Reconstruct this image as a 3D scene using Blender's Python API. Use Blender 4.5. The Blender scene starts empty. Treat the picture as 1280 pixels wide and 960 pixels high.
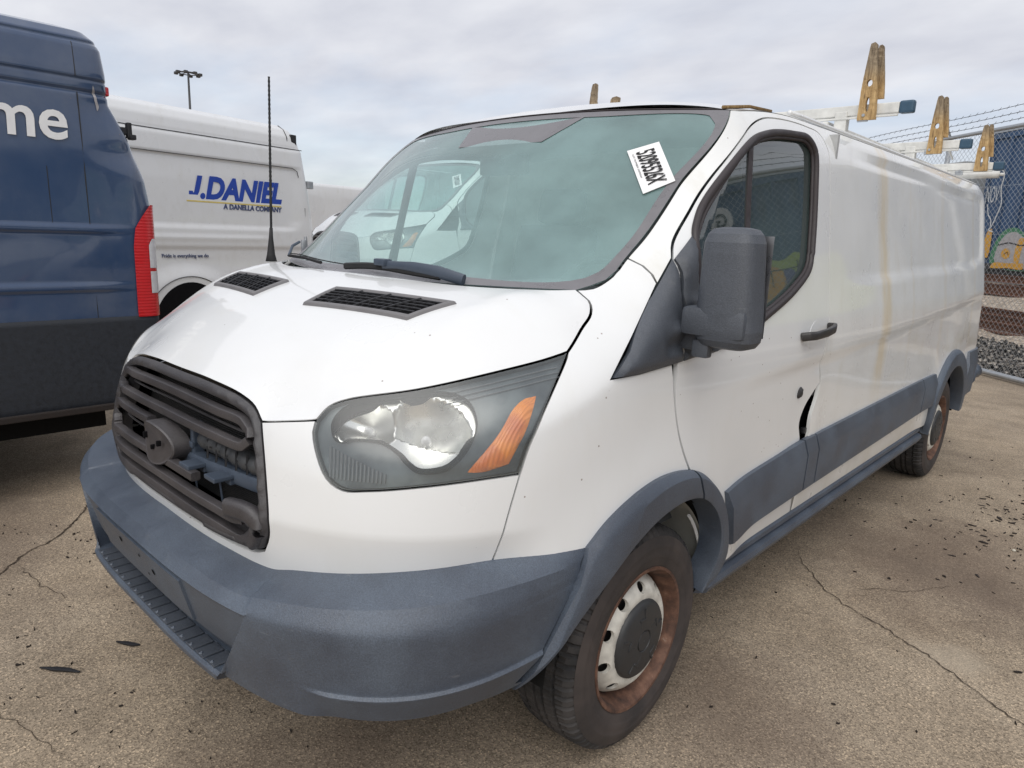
import bpy, bmesh, math, random
import numpy as np
from math import pi, sin, cos, tan, atan2, radians as rad, sqrt
from mathutils import Vector, Matrix
from mathutils.geometry import delaunay_2d_cdt
random.seed(7); np.random.seed(7)
sc = bpy.context.scene
COL = sc.collection

# ------------------------------------------------------------------ camera, sky, sun, exposure
CAM = (1.962, -0.625, 1.548); YAW, PITCH, ROLL = rad(42.748), rad(-12.212), rad(2.346)
cd = bpy.data.cameras.new('camera'); cam = bpy.data.objects.new('camera', cd); COL.objects.link(cam)
cd.sensor_width = 36.0; cd.lens = 862.67/1280*36.0; cd.clip_start = 0.05; cd.clip_end = 4000
_f = Vector((-sin(YAW)*cos(PITCH), cos(YAW)*cos(PITCH), sin(PITCH)))
_r = Vector((cos(YAW), sin(YAW), 0)); _u = _r.cross(_f)
_r2 = cos(ROLL)*_r + sin(ROLL)*_u; _u2 = -sin(ROLL)*_r + cos(ROLL)*_u
_m = Matrix((_r2, _u2, -_f)).transposed().to_4x4(); _m.translation = Vector(CAM)
cam.matrix_world = _m; sc.camera = cam

SUN_EL, SUN_AZ = rad(50), rad(152)      # azimuth clockwise from +y
w = bpy.data.worlds.new('World'); sc.world = w; w.use_nodes = True
nt = w.node_tree; nt.nodes.clear()
def wn(t, **k):
    n = nt.nodes.new(t)
    for a, b in k.items(): setattr(n, a, b)
    return n
out = wn('ShaderNodeOutputWorld'); bg = wn('ShaderNodeBackground'); bg.inputs[1].default_value = 0.115
sky = wn('ShaderNodeTexSky', sky_type='NISHITA'); sky.sun_disc = False
sky.sun_elevation = SUN_EL; sky.sun_rotation = SUN_AZ; sky.air_density = 1.0; sky.dust_density = 1.5
tc = wn('ShaderNodeTexCoord'); sp = wn('ShaderNodeSeparateXYZ')
nt.links.new(tc.outputs['Generated'], sp.inputs[0])
def wmath(op, a, b=None):
    n = wn('ShaderNodeMath', operation=op)
    for i, v in enumerate((a, b)):
        if v is None: continue
        if isinstance(v, (int, float)): n.inputs[i].default_value = v
        else: nt.links.new(v, n.inputs[i])
    return n.outputs[0]
den = wmath('ADD', wmath('MAXIMUM', sp.outputs[2], 0.0), 0.16)
px = wmath('DIVIDE', sp.outputs[0], den); py = wmath('DIVIDE', sp.outputs[1], den)
cb = wn('ShaderNodeCombineXYZ'); nt.links.new(px, cb.inputs[0]); nt.links.new(py, cb.inputs[1])
n1 = wn('ShaderNodeTexNoise'); n1.inputs['Scale'].default_value = 0.9; n1.inputs['Detail'].default_value = 7; n1.inputs['Roughness'].default_value = .55
n2 = wn('ShaderNodeTexNoise'); n2.inputs['Scale'].default_value = 2.3; n2.inputs['Detail'].default_value = 6
mp = wn('ShaderNodeMapping'); mp.inputs['Rotation'].default_value = (0, 0, .9); mp.inputs['Scale'].default_value = (1.0, 1.5, 1)
nt.links.new(cb.outputs[0], mp.inputs[0]); nt.links.new(mp.outputs[0], n1.inputs[0]); nt.links.new(mp.outputs[0], n2.inputs[0])
r1 = wn('ShaderNodeValToRGB'); r1.color_ramp.elements[0].position = .30; r1.color_ramp.elements[1].position = .52
r1.color_ramp.elements[0].color = (.88,.88,.88,1); r1.color_ramp.elements[1].color = (1,1,1,1)
nt.links.new(n1.outputs[0], r1.inputs[0])
r2 = wn('ShaderNodeValToRGB'); r2.color_ramp.elements[0].position = .3; r2.color_ramp.elements[1].position = .72
r2.color_ramp.elements[0].color = (3.85,3.98,4.45,1); r2.color_ramp.elements[1].color = (4.95,5.04,5.36,1)
nt.links.new(n2.outputs[0], r2.inputs[0])
# the deck thins to a blue grey band near the horizon
hz = wn('ShaderNodeMapRange'); hz.inputs[1].default_value = 0.0; hz.inputs[2].default_value = .22; hz.inputs[3].default_value = .50; hz.inputs[4].default_value = 1.0
nt.links.new(wmath('ADD', sp.outputs[2], wmath('MULTIPLY', wmath('SUBTRACT', n1.outputs[0], .5), .35)), hz.inputs[0])
mask = wmath('MULTIPLY', r1.outputs[0], hz.outputs[0])
mx = wn('ShaderNodeMix', data_type='RGBA'); nt.links.new(mask, mx.inputs[0]); nt.links.new(sky.outputs[0], mx.inputs[6]); nt.links.new(r2.outputs[0], mx.inputs[7])
nt.links.new(mx.outputs[2], bg.inputs[0]); nt.links.new(bg.outputs[0], out.inputs[0])

sl = bpy.data.lights.new('sun', 'SUN'); sl.energy = 1.5; sl.angle = rad(60); sl.color = (1, .96, .9)
so = bpy.data.objects.new('sun', sl); COL.objects.link(so)
sd = Vector((sin(SUN_AZ)*cos(SUN_EL), cos(SUN_AZ)*cos(SUN_EL), sin(SUN_EL)))
so.rotation_euler = (-sd).to_track_quat('-Z', 'Y').to_euler(); so.location = sd*60
sc.view_settings.view_transform = 'Standard'; sc.view_settings.look = 'None'
sc.view_settings.exposure = 0.52; sc.view_settings.gamma = 1.0; sc.view_settings.use_curve_mapping = False
sc.render.engine = 'CYCLES'
sc.cycles.max_bounces = 8; sc.cycles.transparent_max_bounces = 12; sc.cycles.use_denoising = True

# ------------------------------------------------------------------ materials
MAT = {}
class NB:
    def __init__(s, name):
        m = bpy.data.materials.new(name); m.use_nodes = True; s.m = m; s.t = m.node_tree
        s.t.nodes.clear(); s.out = s.n('ShaderNodeOutputMaterial'); MAT[name] = m
        s.geo = s.n('ShaderNodeNewGeometry')
    def n(s, t, **k):
        n = s.t.nodes.new(t)
        for a, b in k.items(): setattr(n, a, b)
        return n
    def l(s, a, b): s.t.links.new(a, b)
    def val(s, sock, v):
        if isinstance(v, bpy.types.NodeSocket): s.l(v, sock)
        else: sock.default_value = v
    def math(s, op, a, b=0.0, c=None, clamp=False):
        n = s.n('ShaderNodeMath', operation=op); n.use_clamp = clamp
        s.val(n.inputs[0], a); s.val(n.inputs[1], b)
        if c is not None: s.val(n.inputs[2], c)
        return n.outputs[0]
    def pos(s, scale=(1,1,1), rot=(0,0,0), obj=False):
        mp = s.n('ShaderNodeMapping'); mp.inputs['Scale'].default_value = scale; mp.inputs['Rotation'].default_value = rot
        if obj: s.l(s.n('ShaderNodeTexCoord').outputs['Object'], mp.inputs[0])
        else: s.l(s.geo.outputs['Position'], mp.inputs[0])
        return mp.outputs[0]
    def noise(s, scale, detail=4, rough=.55, vec=None):
        n = s.n('ShaderNodeTexNoise'); n.inputs['Scale'].default_value = scale; n.inputs['Detail'].default_value = detail; n.inputs['Roughness'].default_value = rough
        s.l(vec if vec is not None else s.pos(), n.inputs['Vector']); return n.outputs[0]
    def voro(s, scale, vec=None, feat='F1', outp='Distance'):
        n = s.n('ShaderNodeTexVoronoi', feature=feat); n.inputs['Scale'].default_value = scale
        s.l(vec if vec is not None else s.pos(), n.inputs['Vector']); return n.outputs[outp]
    def ramp(s, f, stops):
        r = s.n('ShaderNodeValToRGB'); e = r.color_ramp.elements
        while len(e) < len(stops): e.new(.5)
        for i, (p, c) in enumerate(stops):
            e[i].position = p; e[i].color = c if len(c) == 4 else (*c, 1)
        s.l(f, r.inputs[0]); return r.outputs[0]
    def step(s, f, a, b, lo=0.0, hi=1.0):
        n = s.n('ShaderNodeMapRange', interpolation_type='SMOOTHSTEP')
        s.l(f, n.inputs[0]); n.inputs[1].default_value = a; n.inputs[2].default_value = b; n.inputs[3].default_value = lo; n.inputs[4].default_value = hi
        return n.outputs[0]
    def mix(s, f, a, b, mode='MIX'):
        n = s.n('ShaderNodeMix', data_type='RGBA', blend_type=mode)
        s.val(n.inputs[0], f)
        for i, v in ((6, a), (7, b)):
            if isinstance(v, tuple): n.inputs[i].default_value = (*v, 1) if len(v) == 3 else v
            else: s.l(v, n.inputs[i])
        return n.outputs[2]
    def xyz(s):
        n = s.n('ShaderNodeSeparateXYZ'); s.l(s.geo.outputs['Position'], n.inputs[0]); return n.outputs
    def bsdf(s, base, rough=.5, metal=0.0, bump=None, bstr=.3, bdist=.002, coat=0.0, spec=.5, coat_rough=.06):
        p = s.n('ShaderNodeBsdfPrincipled')
        if isinstance(base, tuple): p.inputs['Base Color'].default_value = (*base, 1)
        else: s.l(base, p.inputs['Base Color'])
        s.val(p.inputs['Roughness'], rough); s.val(p.inputs['Metallic'], metal)
        p.inputs['Coat Weight'].default_value = coat; p.inputs['Coat Roughness'].default_value = coat_rough
        p.inputs['Specular IOR Level'].default_value = spec
        if bump is not None:
            b = s.n('ShaderNodeBump'); b.inputs['Strength'].default_value = bstr; b.inputs['Distance'].default_value = bdist
            s.l(bump, b.inputs['Height']); s.l(b.outputs[0], p.inputs['Normal'])
        s.l(p.outputs[0], s.out.inputs[0]); return p

def plain(name, c, rough=.5, metal=0.0, coat=0.0, var=.12, sc_=18.0, spec=.5):
    b = NB(name); n = b.noise(sc_, 5)
    b.bsdf(b.mix(1.0, c, b.ramp(n, [(.3, (1-var,)*3), (.7, (1+var*.5,)*3)]), 'MULTIPLY'), b.step(n, .3, .7, rough*.85, min(1, rough*1.15)), metal, coat=coat, spec=spec)
    return b.m

def make_paint(name, base, dirt, amount, streak=False, rough=.34):
    b = NB(name); x, y, z = b.xyz()
    n = b.noise(3.2, 6); n2 = b.noise(55, 3, .6)
    v = b.noise(5, 5, .6, b.pos((1, 2.0, .8)))
    d = b.math('MULTIPLY', b.step(v, .45, .75), b.step(n, .35, .7))
    spots = b.math('MULTIPLY', b.step(n2, .69, .76), .4)
    d = b.math('ADD', b.math('MULTIPLY', d, amount), b.math('MULTIPLY', spots, amount), clamp=True)
    col = b.mix(d, base, dirt)
    low = b.step(z, .95, .35, 0, .35 if streak else .12)
    col = b.mix(b.math('MULTIPLY', low, b.step(n, .25, .7)), col, (.50, .45, .34))
    if streak:
        wob = b.math('MULTIPLY', b.math('SUBTRACT', b.noise(5, 3, .5, b.pos((0, 0, 1))), .5), .07)
        for yc, wd, st in ((3.13, .115, .58), (3.62, .03, .14), (4.35, .06, .16), (5.25, .05, .2)):
            dist = b.math('ABSOLUTE', b.math('SUBTRACT', b.math('ADD', y, wob), yc))
            m = b.math('MULTIPLY', b.step(dist, wd, wd*.25), b.step(b.noise(4, 5, .6, b.pos((1, 6, .8))), .25, .62, .25, 1))
            m = b.math('MULTIPLY', m, b.step(z, .8, 1.0, .1, 1))
            col = b.mix(b.math('MULTIPLY', m, st), col, (.72, .57, .31))
        sm = b.math('MULTIPLY', b.step(b.noise(2.2, 5, .6, b.pos((1, .5, 2.2))), .5, .75), b.step(y, 2.2, 4.6, .1, .6))
        col = b.mix(b.math('MULTIPLY', sm, b.step(z, 1.5, .9, .15, 1)), col, (.55, .52, .42))
    pv = b.voro(24, outp='Distance'); pc = b.voro(24, outp='Color'); pcs = b.n('ShaderNodeSeparateColor'); b.l(pc, pcs.inputs[0])
    chip = b.math('MULTIPLY', b.step(pv, .075, .045), b.step(pcs.outputs[0], .80, .82)); col = b.mix(b.math('MULTIPLY', chip, .8), col, (.16, .10, .07))
    film = b.step(b.noise(1.3, 6, .6), .42, .70, 0, .10); col = b.mix(film, col, (.55, .53, .48))
    p = b.bsdf(col, b.step(n, .3, .7, rough-.08, rough+.08), 0, coat=.75, coat_rough=.05, bump=b.noise(9, 3), bstr=.02, bdist=.01)
    return b.m
make_paint('white_paint', (.76, .77, .77), (.66, .65, .60), .22)
make_paint('side_paint', (.78, .79, .78), (.62, .59, .50), .42, streak=True)
make_paint('far_white_paint', (.68, .69, .70), (.52, .51, .47), .4)
make_paint('blue_paint', (.030, .058, .124), (.07, .10, .16), .35, rough=.18)

def make_plastic(name, base, fade, rough=.55, scale=900):
    b = NB(name); n = b.noise(4, 6, .6); g = b.noise(scale, 2, .5); v = b.noise(26, 4, .6)
    col = b.mix(b.step(n, .3, .72), base, fade)
    col = b.mix(b.math('MULTIPLY', b.step(v, .62, .78), .13), col, (.20, .20, .19))
    g2 = b.noise(300, 2, .6); sc2 = b.noise(14, 4, .7, b.pos((1, 1, 6))); col = b.mix(b.math('MULTIPLY', b.step(sc2, .66, .72), .16), col, (.30, .31, .32)); col = b.mix(1.0, col, b.ramp(g2, [(.3, (.72, .72, .72)), (.7, (1.28, 1.28, 1.28))]), 'MULTIPLY'); b.bsdf(col, b.step(n, .3, .7, rough-.08, rough+.1), bump=b.math('ADD', g, g2), bstr=.6, bdist=.0016, spec=.9)
    return b.m
make_plastic('grey_plastic', (.048, .062, .088), (.080, .103, .138), .42)
make_plastic('mirror_plastic', (.040, .048, .062), (.058, .068, .086), .47)
make_plastic('grille_plastic', (.036, .033, .036), (.074, .066, .067), .45)
make_plastic('frame_plastic', (.034, .032, .035), (.064, .059, .061), .5)
plain('black_plastic', (.012, .012, .014), .5); plain('black_rubber', (.016, .016, .017), .7)
plain('dark_cavity', (.006, .006, .007), .9, spec=.1); plain('underbody', (.012, .012, .012), .95, spec=.1)
plain('beam_plastic', (.060, .078, .108), .45); plain('hose_grey', (.055, .058, .062), .5)
plain('vent_frame', (.17, .165, .17), .6); plain('weatherstrip', (.035, .028, .030), .55)
plain('silver_metal', (.55, .55, .56), .3, 1.0); plain('dash_grey', (.075, .08, .085), .7)
plain('seat_fabric', (.11, .115, .125), .9); plain('bulkhead_white', (.42, .43, .43), .6); plain('headliner', (.25, .25, .24), .9)
plain('paper', (.82, .82, .82), .8, var=.04); plain('ink', (.012, .012, .012), .8); plain('handle_black', (.03, .028, .028), .42)
plain('galvanised', (.42, .44, .46), .4, .6); plain('dark_steel', (.05, .05, .052), .6); plain('cap_blue', (.035, .085, .14), .45)
plain('rack_white', (.66, .66, .63), .45, var=.2); plain('letter_white', (.78, .78, .78), .6, var=.06)
plain('letter_blue', (.012, .055, .36), .5, var=.08); plain('letter_yellow', (.62, .50, .16), .5); plain('letter_navy', (.06, .08, .17), .6)
plain('wheel_dust', (.62, .60, .54), .5, var=.25, sc_=30)
plain('hub_black', (.032, .033, .035), .5); plain('lamp_grey', (.11, .12, .13), .6); plain('inner_liner', (.38, .38, .35), .9)
plain('graffiti_white', (.62, .64, .64), .8); plain('graffiti_green', (.07, .22, .12), .8, var=.3); plain('graffiti_lime', (.36, .46, .10), .8, var=.3)
plain('graffiti_orange', (.62, .33, .05), .8, var=.2); plain('graffiti_grey', (.42, .40, .40), .8, var=.3); plain('graffiti_purple', (.10, .09, .24), .8)
plain('graffiti_black', (.015, .015, .015), .8)
plain('hopper_grey', (.40, .41, .41), .7, var=.25, sc_=4)

b = NB('rust'); n = b.noise(40, 5); b.bsdf(b.ramp(n, [(.3, (.035, .018, .012)), (.55, (.12, .05, .028)), (.75, (.20, .095, .05))]), .85, bump=n, bstr=.4)
b = NB('rim_rust'); n = b.noise(22, 5, .65); b.bsdf(b.ramp(n, [(.28, (.035, .022, .018)), (.5, (.11, .055, .036)), (.68, (.19, .10, .065)), (.8, (.33, .26, .21))]), .75, bump=n, bstr=.3)
b = NB('tyre_rubber'); n = b.noise(9, 5); g = b.noise(120, 3)
b.bsdf(b.mix(b.step(n, .3, .7), (.016, .016, .017), (.055, .050, .048)), .8, bump=g, bstr=.15)
b = NB('tyre_sidewall'); n = b.noise(7, 5); b.bsdf(b.mix(b.step(n, .25, .75), (.026, .023, .023), (.068, .055, .050)), .75, bump=b.noise(90, 3), bstr=.15)
b = NB('old_wood'); v = b.pos((30, 30, 3), obj=True); n = b.noise(3, 6, .65, v); t = b.xyz()[2]
wc = b.ramp(n, [(.25, (.10, .06, .03)), (.45, (.36, .23, .10)), (.7, (.58, .41, .20))])
wc = b.mix(b.math('MULTIPLY', b.step(t, 2.30, 2.44), .75), wc, b.ramp(n, [(.3, (.05, .045, .04)), (.7, (.27, .23, .18))]))
b.bsdf(wc, .85, bump=n, bstr=.5)
b = NB('blue_steel'); n = b.noise(2.0, 6, .6); v = b.noise(3, 5, .6, b.pos((2, 2, .3)))
c = b.mix(b.step(v, .45, .8), (.028, .075, .165), (.018, .04, .085)); c = b.mix(b.math('MULTIPLY', b.step(n, .58, .7), .35), c, (.12, .13, .14)); b.bsdf(c, .6)

# glass: tint, Fresnel reflection and a dust film coloured to paint in sky haze
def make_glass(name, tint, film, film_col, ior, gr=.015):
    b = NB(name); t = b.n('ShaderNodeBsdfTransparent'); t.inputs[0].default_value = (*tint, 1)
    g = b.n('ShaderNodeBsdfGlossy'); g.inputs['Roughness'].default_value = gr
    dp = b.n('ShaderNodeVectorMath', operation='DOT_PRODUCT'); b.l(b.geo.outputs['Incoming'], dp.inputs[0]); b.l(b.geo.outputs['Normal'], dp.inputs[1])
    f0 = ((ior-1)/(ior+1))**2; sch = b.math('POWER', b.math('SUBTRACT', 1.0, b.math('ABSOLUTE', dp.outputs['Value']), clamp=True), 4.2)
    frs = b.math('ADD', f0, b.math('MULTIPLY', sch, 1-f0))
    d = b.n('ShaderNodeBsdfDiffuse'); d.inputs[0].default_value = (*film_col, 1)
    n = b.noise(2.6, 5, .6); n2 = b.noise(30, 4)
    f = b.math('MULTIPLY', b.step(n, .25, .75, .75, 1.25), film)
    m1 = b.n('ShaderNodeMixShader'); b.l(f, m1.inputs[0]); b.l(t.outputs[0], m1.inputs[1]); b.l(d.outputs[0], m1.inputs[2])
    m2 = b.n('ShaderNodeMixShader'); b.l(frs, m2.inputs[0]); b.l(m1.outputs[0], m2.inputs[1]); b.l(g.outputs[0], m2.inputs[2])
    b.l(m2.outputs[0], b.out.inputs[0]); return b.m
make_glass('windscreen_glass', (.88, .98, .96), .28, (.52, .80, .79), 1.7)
make_glass('door_glass', (.70, .84, .82), .05, (.5, .64, .63), 2.2)
make_glass('lens_plastic', (.95, .96, .95), .10, (.58, .63, .63), 1.75, .22)
b = NB('amber_plastic'); w1 = b.n('ShaderNodeTexWave'); w1.inputs['Scale'].default_value = 60; b.l(b.pos((1, 1, 1)), w1.inputs[0])
p = b.bsdf(b.mix(b.step(b.noise(12, 3), .35, .65), (.62, .14, .010), (.85, .27, .02)), .2, bump=w1.outputs['Fac'], bstr=.4, bdist=.003, coat=.4)
b = NB('red_plastic'); w1 = b.n('ShaderNodeTexWave', bands_direction='Z'); w1.inputs['Scale'].default_value = 18; b.l(b.pos(), w1.inputs[0])
b.bsdf((.55, .012, .016), .18, bump=w1.outputs['Fac'], bstr=.3, bdist=.004, coat=.6)
b = NB('clear_plastic'); b.bsdf((.62, .62, .64), .12, bump=b.noise(25, 3), bstr=.5, bdist=.01, coat=.5)
b = NB('reflector_chrome'); n = b.noise(14, 3); b.bsdf(b.mix(b.step(n, .35, .65), (.82, .82, .79), (.62, .62, .60)), b.step(n, .3, .7, .20, .36), 1.0)
b = NB('headlamp_bezel'); w1 = b.n('ShaderNodeTexWave', bands_direction='X'); w1.inputs['Scale'].default_value = 30; b.l(b.pos((1, -.6, .25)), w1.inputs[0])
b.bsdf(b.mix(b.step(b.noise(6, 4), .3, .7), (.030, .040, .050), (.15, .18, .19)), .25, bump=b.noise(3, 2), bstr=.2, bdist=.02)
b = NB('fine_mesh'); w1 = b.n('ShaderNodeTexWave', bands_direction='Z'); w1.inputs['Scale'].default_value = 55; b.l(b.pos(), w1.inputs[0])
b.bsdf(b.ramp(w1.outputs['Fac'], [(.3, (.004, .004, .004)), (.8, (.035, .035, .036))]), .6, bump=w1.outputs['Fac'], bstr=.8, bdist=.003)

b = NB('asphalt'); x, y, z = b.xyz()
big = b.noise(.45, 6, .6); mid = b.noise(2.6, 7, .68); fine = b.noise(230, 3, .7); vs = b.voro(210, outp='Color'); vd = b.voro(210)
sv = b.n('ShaderNodeSeparateColor'); b.l(vs, sv.inputs[0])
c = b.ramp(mid, [(.25, (.235, .192, .145)), (.5, (.320, .265, .203)), (.75, (.400, .336, .260))])
c = b.mix(1.0, c, b.ramp(big, [(.28, (.66, .63, .61)), (.45, (.95, .94, .93)), (.65, (1.14, 1.11, 1.06))]), 'MULTIPLY')
c = b.mix(1.0, c, b.ramp(sv.outputs[0], [(0, (.48, .47, .46)), (.4, (.90, .90, .90)), (.85, (1.10, 1.09, 1.07)), (1, (1.75, 1.70, 1.62))]), 'MULTIPLY')
c = b.mix(b.math('MULTIPLY', b.step(fine, .62, .72), .30), c, (.09, .075, .06))
# old oil stains
def stain(cx, cy, rx, ry, seedscale):
    dx = b.math('DIVIDE', b.math('SUBTRACT', x, cx), rx); dy = b.math('DIVIDE', b.math('SUBTRACT', y, cy), ry)
    r = b.math('SQRT', b.math('ADD', b.math('MULTIPLY', dx, dx), b.math('MULTIPLY', dy, dy)))
    r = b.math('ADD', r, b.math('MULTIPLY', b.math('SUBTRACT', b.noise(seedscale, 6, .65), .5), 1.3)); return b.step(r, 1.05, .25)
st_ = stain(1.40, 3.25, .75, .95, 2.2)
for a_ in ((.55, .15, .55, .5, 3.0), (-2.2, -.1, 1.3, .5, 1.7), (2.6, 2.4, .6, .5, 2.6), (1.15, 1.45, .45, .5, 3.3)): st_ = b.math('MAXIMUM', st_, b.math('MULTIPLY', stain(*a_), .75))
c = b.mix(b.math('MULTIPLY', st_, .55), c, (.105, .072, .056))
pale = b.math('MULTIPLY', stain(1.62, 2.35, .16, .16, 5.0), .5); c = b.mix(pale, c, (.42, .36, .28))
c = b.mix(b.math('MULTIPLY', b.step(b.noise(1.0, 6, .65), .54, .68), .35), c, (.12, .092, .072))
grit = b.voro(34, outp='Distance'); gm = b.math('MULTIPLY', b.step(grit, .085, .05), b.step(b.noise(6, 3), .5, .62)); c = b.mix(gm, c, (.05, .04, .035))
bu = b.math('ADD', b.math('MULTIPLY', vd, .7), b.math('MULTIPLY', fine, .6))
b.bsdf(c, .92, bump=bu, bstr=.55, bdist=.003, spec=.25)
b = NB('gravel'); vs = b.voro(16, outp='Color'); vd = b.voro(16); sv = b.n('ShaderNodeSeparateColor'); b.l(vs, sv.inputs[0])
c = b.ramp(sv.outputs[1], [(0, (.09, .083, .075)), (.5, (.27, .245, .22)), (1, (.46, .42, .37))])
c = b.mix(b.step(vd, .3, .6), c, (.02, .02, .02)); b.bsdf(c, .95, bump=vd, bstr=1, bdist=.03)
b = NB('ballast'); vs = b.voro(20, outp='Color'); vd = b.voro(20); sv = b.n('ShaderNodeSeparateColor'); b.l(vs, sv.inputs[0])
c = b.ramp(sv.outputs[1], [(0, (.20, .165, .13)), (.5, (.32, .265, .21)), (1, (.46, .40, .33))])
b.bsdf(c, .95, bump=vd, bstr=.8, bdist=.02)
plain('crack_dark', (.075, .058, .045), .95, spec=.1, var=.5, sc_=40); plain('bark', (.022, .016, .014), .9, var=.4); plain('pale_stone', (.5, .47, .4), .9)

# ------------------------------------------------------------------ object helpers
def empty(name, loc, label, cat, group=None, rz=0.0):
    o = bpy.data.objects.new(name, None); COL.objects.link(o); o.location = loc; o.rotation_euler = (0, 0, rz)
    o.empty_display_size = .2; o['label'] = label; o['category'] = cat
    if group: o['group'] = group
    return o
def wloc(o):
    v = Vector((0, 0, 0))
    while o is not None: v += o.location; o = o.parent
    return v
def mk(name, verts, faces, mat, parent=None, normals=None, smooth=True, label=None, kind=None, local=False):
    """verts in world coordinates, or in the parent's frame when local=True"""
    V = np.asarray(verts, float).reshape(-1, 3)
    c = (V.min(0)+V.max(0))/2
    me = bpy.data.meshes.new(name)
    me.from_pydata((V-c).tolist(), [], [tuple(int(i) for i in f) for f in faces])
    me.update()
    if smooth: me.polygons.foreach_set('use_smooth', [True]*len(me.polygons))
    if normals is not None: me.normals_split_custom_set_from_vertices([tuple(n) for n in np.asarray(normals)])
    me.materials.append(MAT[mat])
    o = bpy.data.objects.new(name, me); COL.objects.link(o)
    if parent is not None:
        o.parent = parent
        o.location = Vector(c) if (local and parent.type == 'EMPTY') else Vector(c) - wloc(parent)
        if local and parent.type != 'EMPTY': o.location = Vector(c) - parent.location
    else: o.location = Vector(c)
    if label: o['label'] = label
    if kind: o['kind'] = kind
    return o
def top(o, label, cat, group=None, kind=None):
    if label: o['label'] = label
    if cat: o['category'] = cat
    if group: o['group'] = group
    if kind: o['kind'] = kind
    return o
class MB:
    def __init__(s): s.v = []; s.f = []
    def add(s, V, F):
        k = len(s.v); s.v += [tuple(p) for p in V]; s.f += [tuple(i+k for i in f) for f in F]; return s
    def box(s, c, d, R=None, taper=1.0):
        c = np.array(c, float); h = np.array(d, float)/2; V = []
        for sz in (-1, 1):
            for sx, sy in ((-1, -1), (1, -1), (1, 1), (-1, 1)):
                p = np.array((sx*h[0]*(taper if sz > 0 else 1), sy*h[1]*(taper if sz > 0 else 1), sz*h[2]))
                V.append(c + (np.array(R) @ p if R is not None else p))
        return s.add(V, [(3, 2, 1, 0), (4, 5, 6, 7), (0, 1, 5, 4), (1, 2, 6, 5), (2, 3, 7, 6), (3, 0, 4, 7)])
    def rbox(s, c, d, r=.01, R=None):
        """box with chamfered edges"""
        c = np.array(c, float); h = np.array(d, float)/2; r = min(r, *(h*.9)); bm = bmesh.new(); bmesh.ops.create_cube(bm, size=1)
        bmesh.ops.scale(bm, vec=Vector(h*2), verts=bm.verts)
        bmesh.ops.bevel(bm, geom=list(bm.edges), offset=r, segments=2, profile=.6, affect='EDGES')
        bm.verts.index_update()
        V = [np.array(v.co) for v in bm.verts]; F = [[v.index for v in f.verts] for f in bm.faces]; bm.free()
        return s.add([c + (np.array(R) @ p if R is not None else p) for p in V], F)
    def tube(s, pts, r, n=8, caps=True, rr=None, sq=None):
        P = [np.array(p, float) for p in pts]; m = len(P); k = len(s.v)
        up = np.array((0, 0, 1.0))
        for i, p in enumerate(P):
            t = P[min(i+1, m-1)] - P[max(i-1, 0)]; t = t/(np.linalg.norm(t)+1e-12)
            a = np.cross(t, up if abs(t[2]) < .95 else np.array((1.0, 0, 0))); a /= np.linalg.norm(a); b_ = np.cross(a, t)
            q = rr[i] if rr else r
            for j in range(n):
                th = 2*pi*j/n + (pi/n)
                ca, sa = cos(th), sin(th)
                if sq: ca, sa = np.sign(ca)*abs(ca)**sq[2]*sq[0], np.sign(sa)*abs(sa)**sq[2]*sq[1]
                s.v.append(tuple(p + q*(ca*a + sa*b_)))
        for i in range(m-1):
            for j in range(n): s.f.append((k+i*n+j, k+i*n+(j+1) % n, k+(i+1)*n+(j+1) % n, k+(i+1)*n+j))
        if caps: s.f.append(tuple(k+j for j in range(n))[::-1]); s.f.append(tuple(k+(m-1)*n+j for j in range(n)))
        return s
    def lathe(s, prof, n=48, c=(0, 0, 0), axis='x', closed=False, disp=None):
        k = len(s.v); c = np.array(c, float); m = len(prof)
        for i, (a, r) in enumerate(prof):
            for j in range(n):
                th = 2*pi*j/n; q = r + (disp(i, th) if disp else 0)
                p = (a, q*cos(th), q*sin(th)) if axis == 'x' else (q*cos(th), q*sin(th), a)
                s.v.append(tuple(c+np.array(p)))
        for i in range(m - (0 if closed else 1)):
            i2 = (i+1) % m
            for j in range(n): s.f.append((k+i*n+j, k+i*n+(j+1) % n, k+i2*n+(j+1) % n, k+i2*n+j))
        return s
    def grid(s, G):
        """G: array (a, b, 3)"""
        a, b_, _ = G.shape; k = len(s.v); s.v += [tuple(p) for p in G.reshape(-1, 3)]
        for i in range(a-1):
            for j in range(b_-1): s.f.append((k+i*b_+j, k+(i+1)*b_+j, k+(i+1)*b_+j+1, k+i*b_+j+1))
        return s
    def build(s, name, mat, parent=None, smooth=False, **kw):
        o = mk(name, s.v, s.f, mat, parent, smooth=smooth, **kw)
        return o
def autosmooth(o, ang=35):
    bm = bmesh.new(); bm.from_mesh(o.data); bmesh.ops.recalc_face_normals(bm, faces=list(bm.faces))
    for f in bm.faces: f.smooth = True
    for e in bm.edges:
        if len(e.link_faces) == 2 and e.calc_face_angle(0) > rad(ang): e.smooth = False
    bm.to_mesh(o.data); bm.free(); return o
def copy_tree(o, parent=None):
    c = o.copy(); COL.objects.link(c)
    if parent is not None: c.parent = parent
    for ch in list(o.children): copy_tree(ch, c)
    return c
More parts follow.
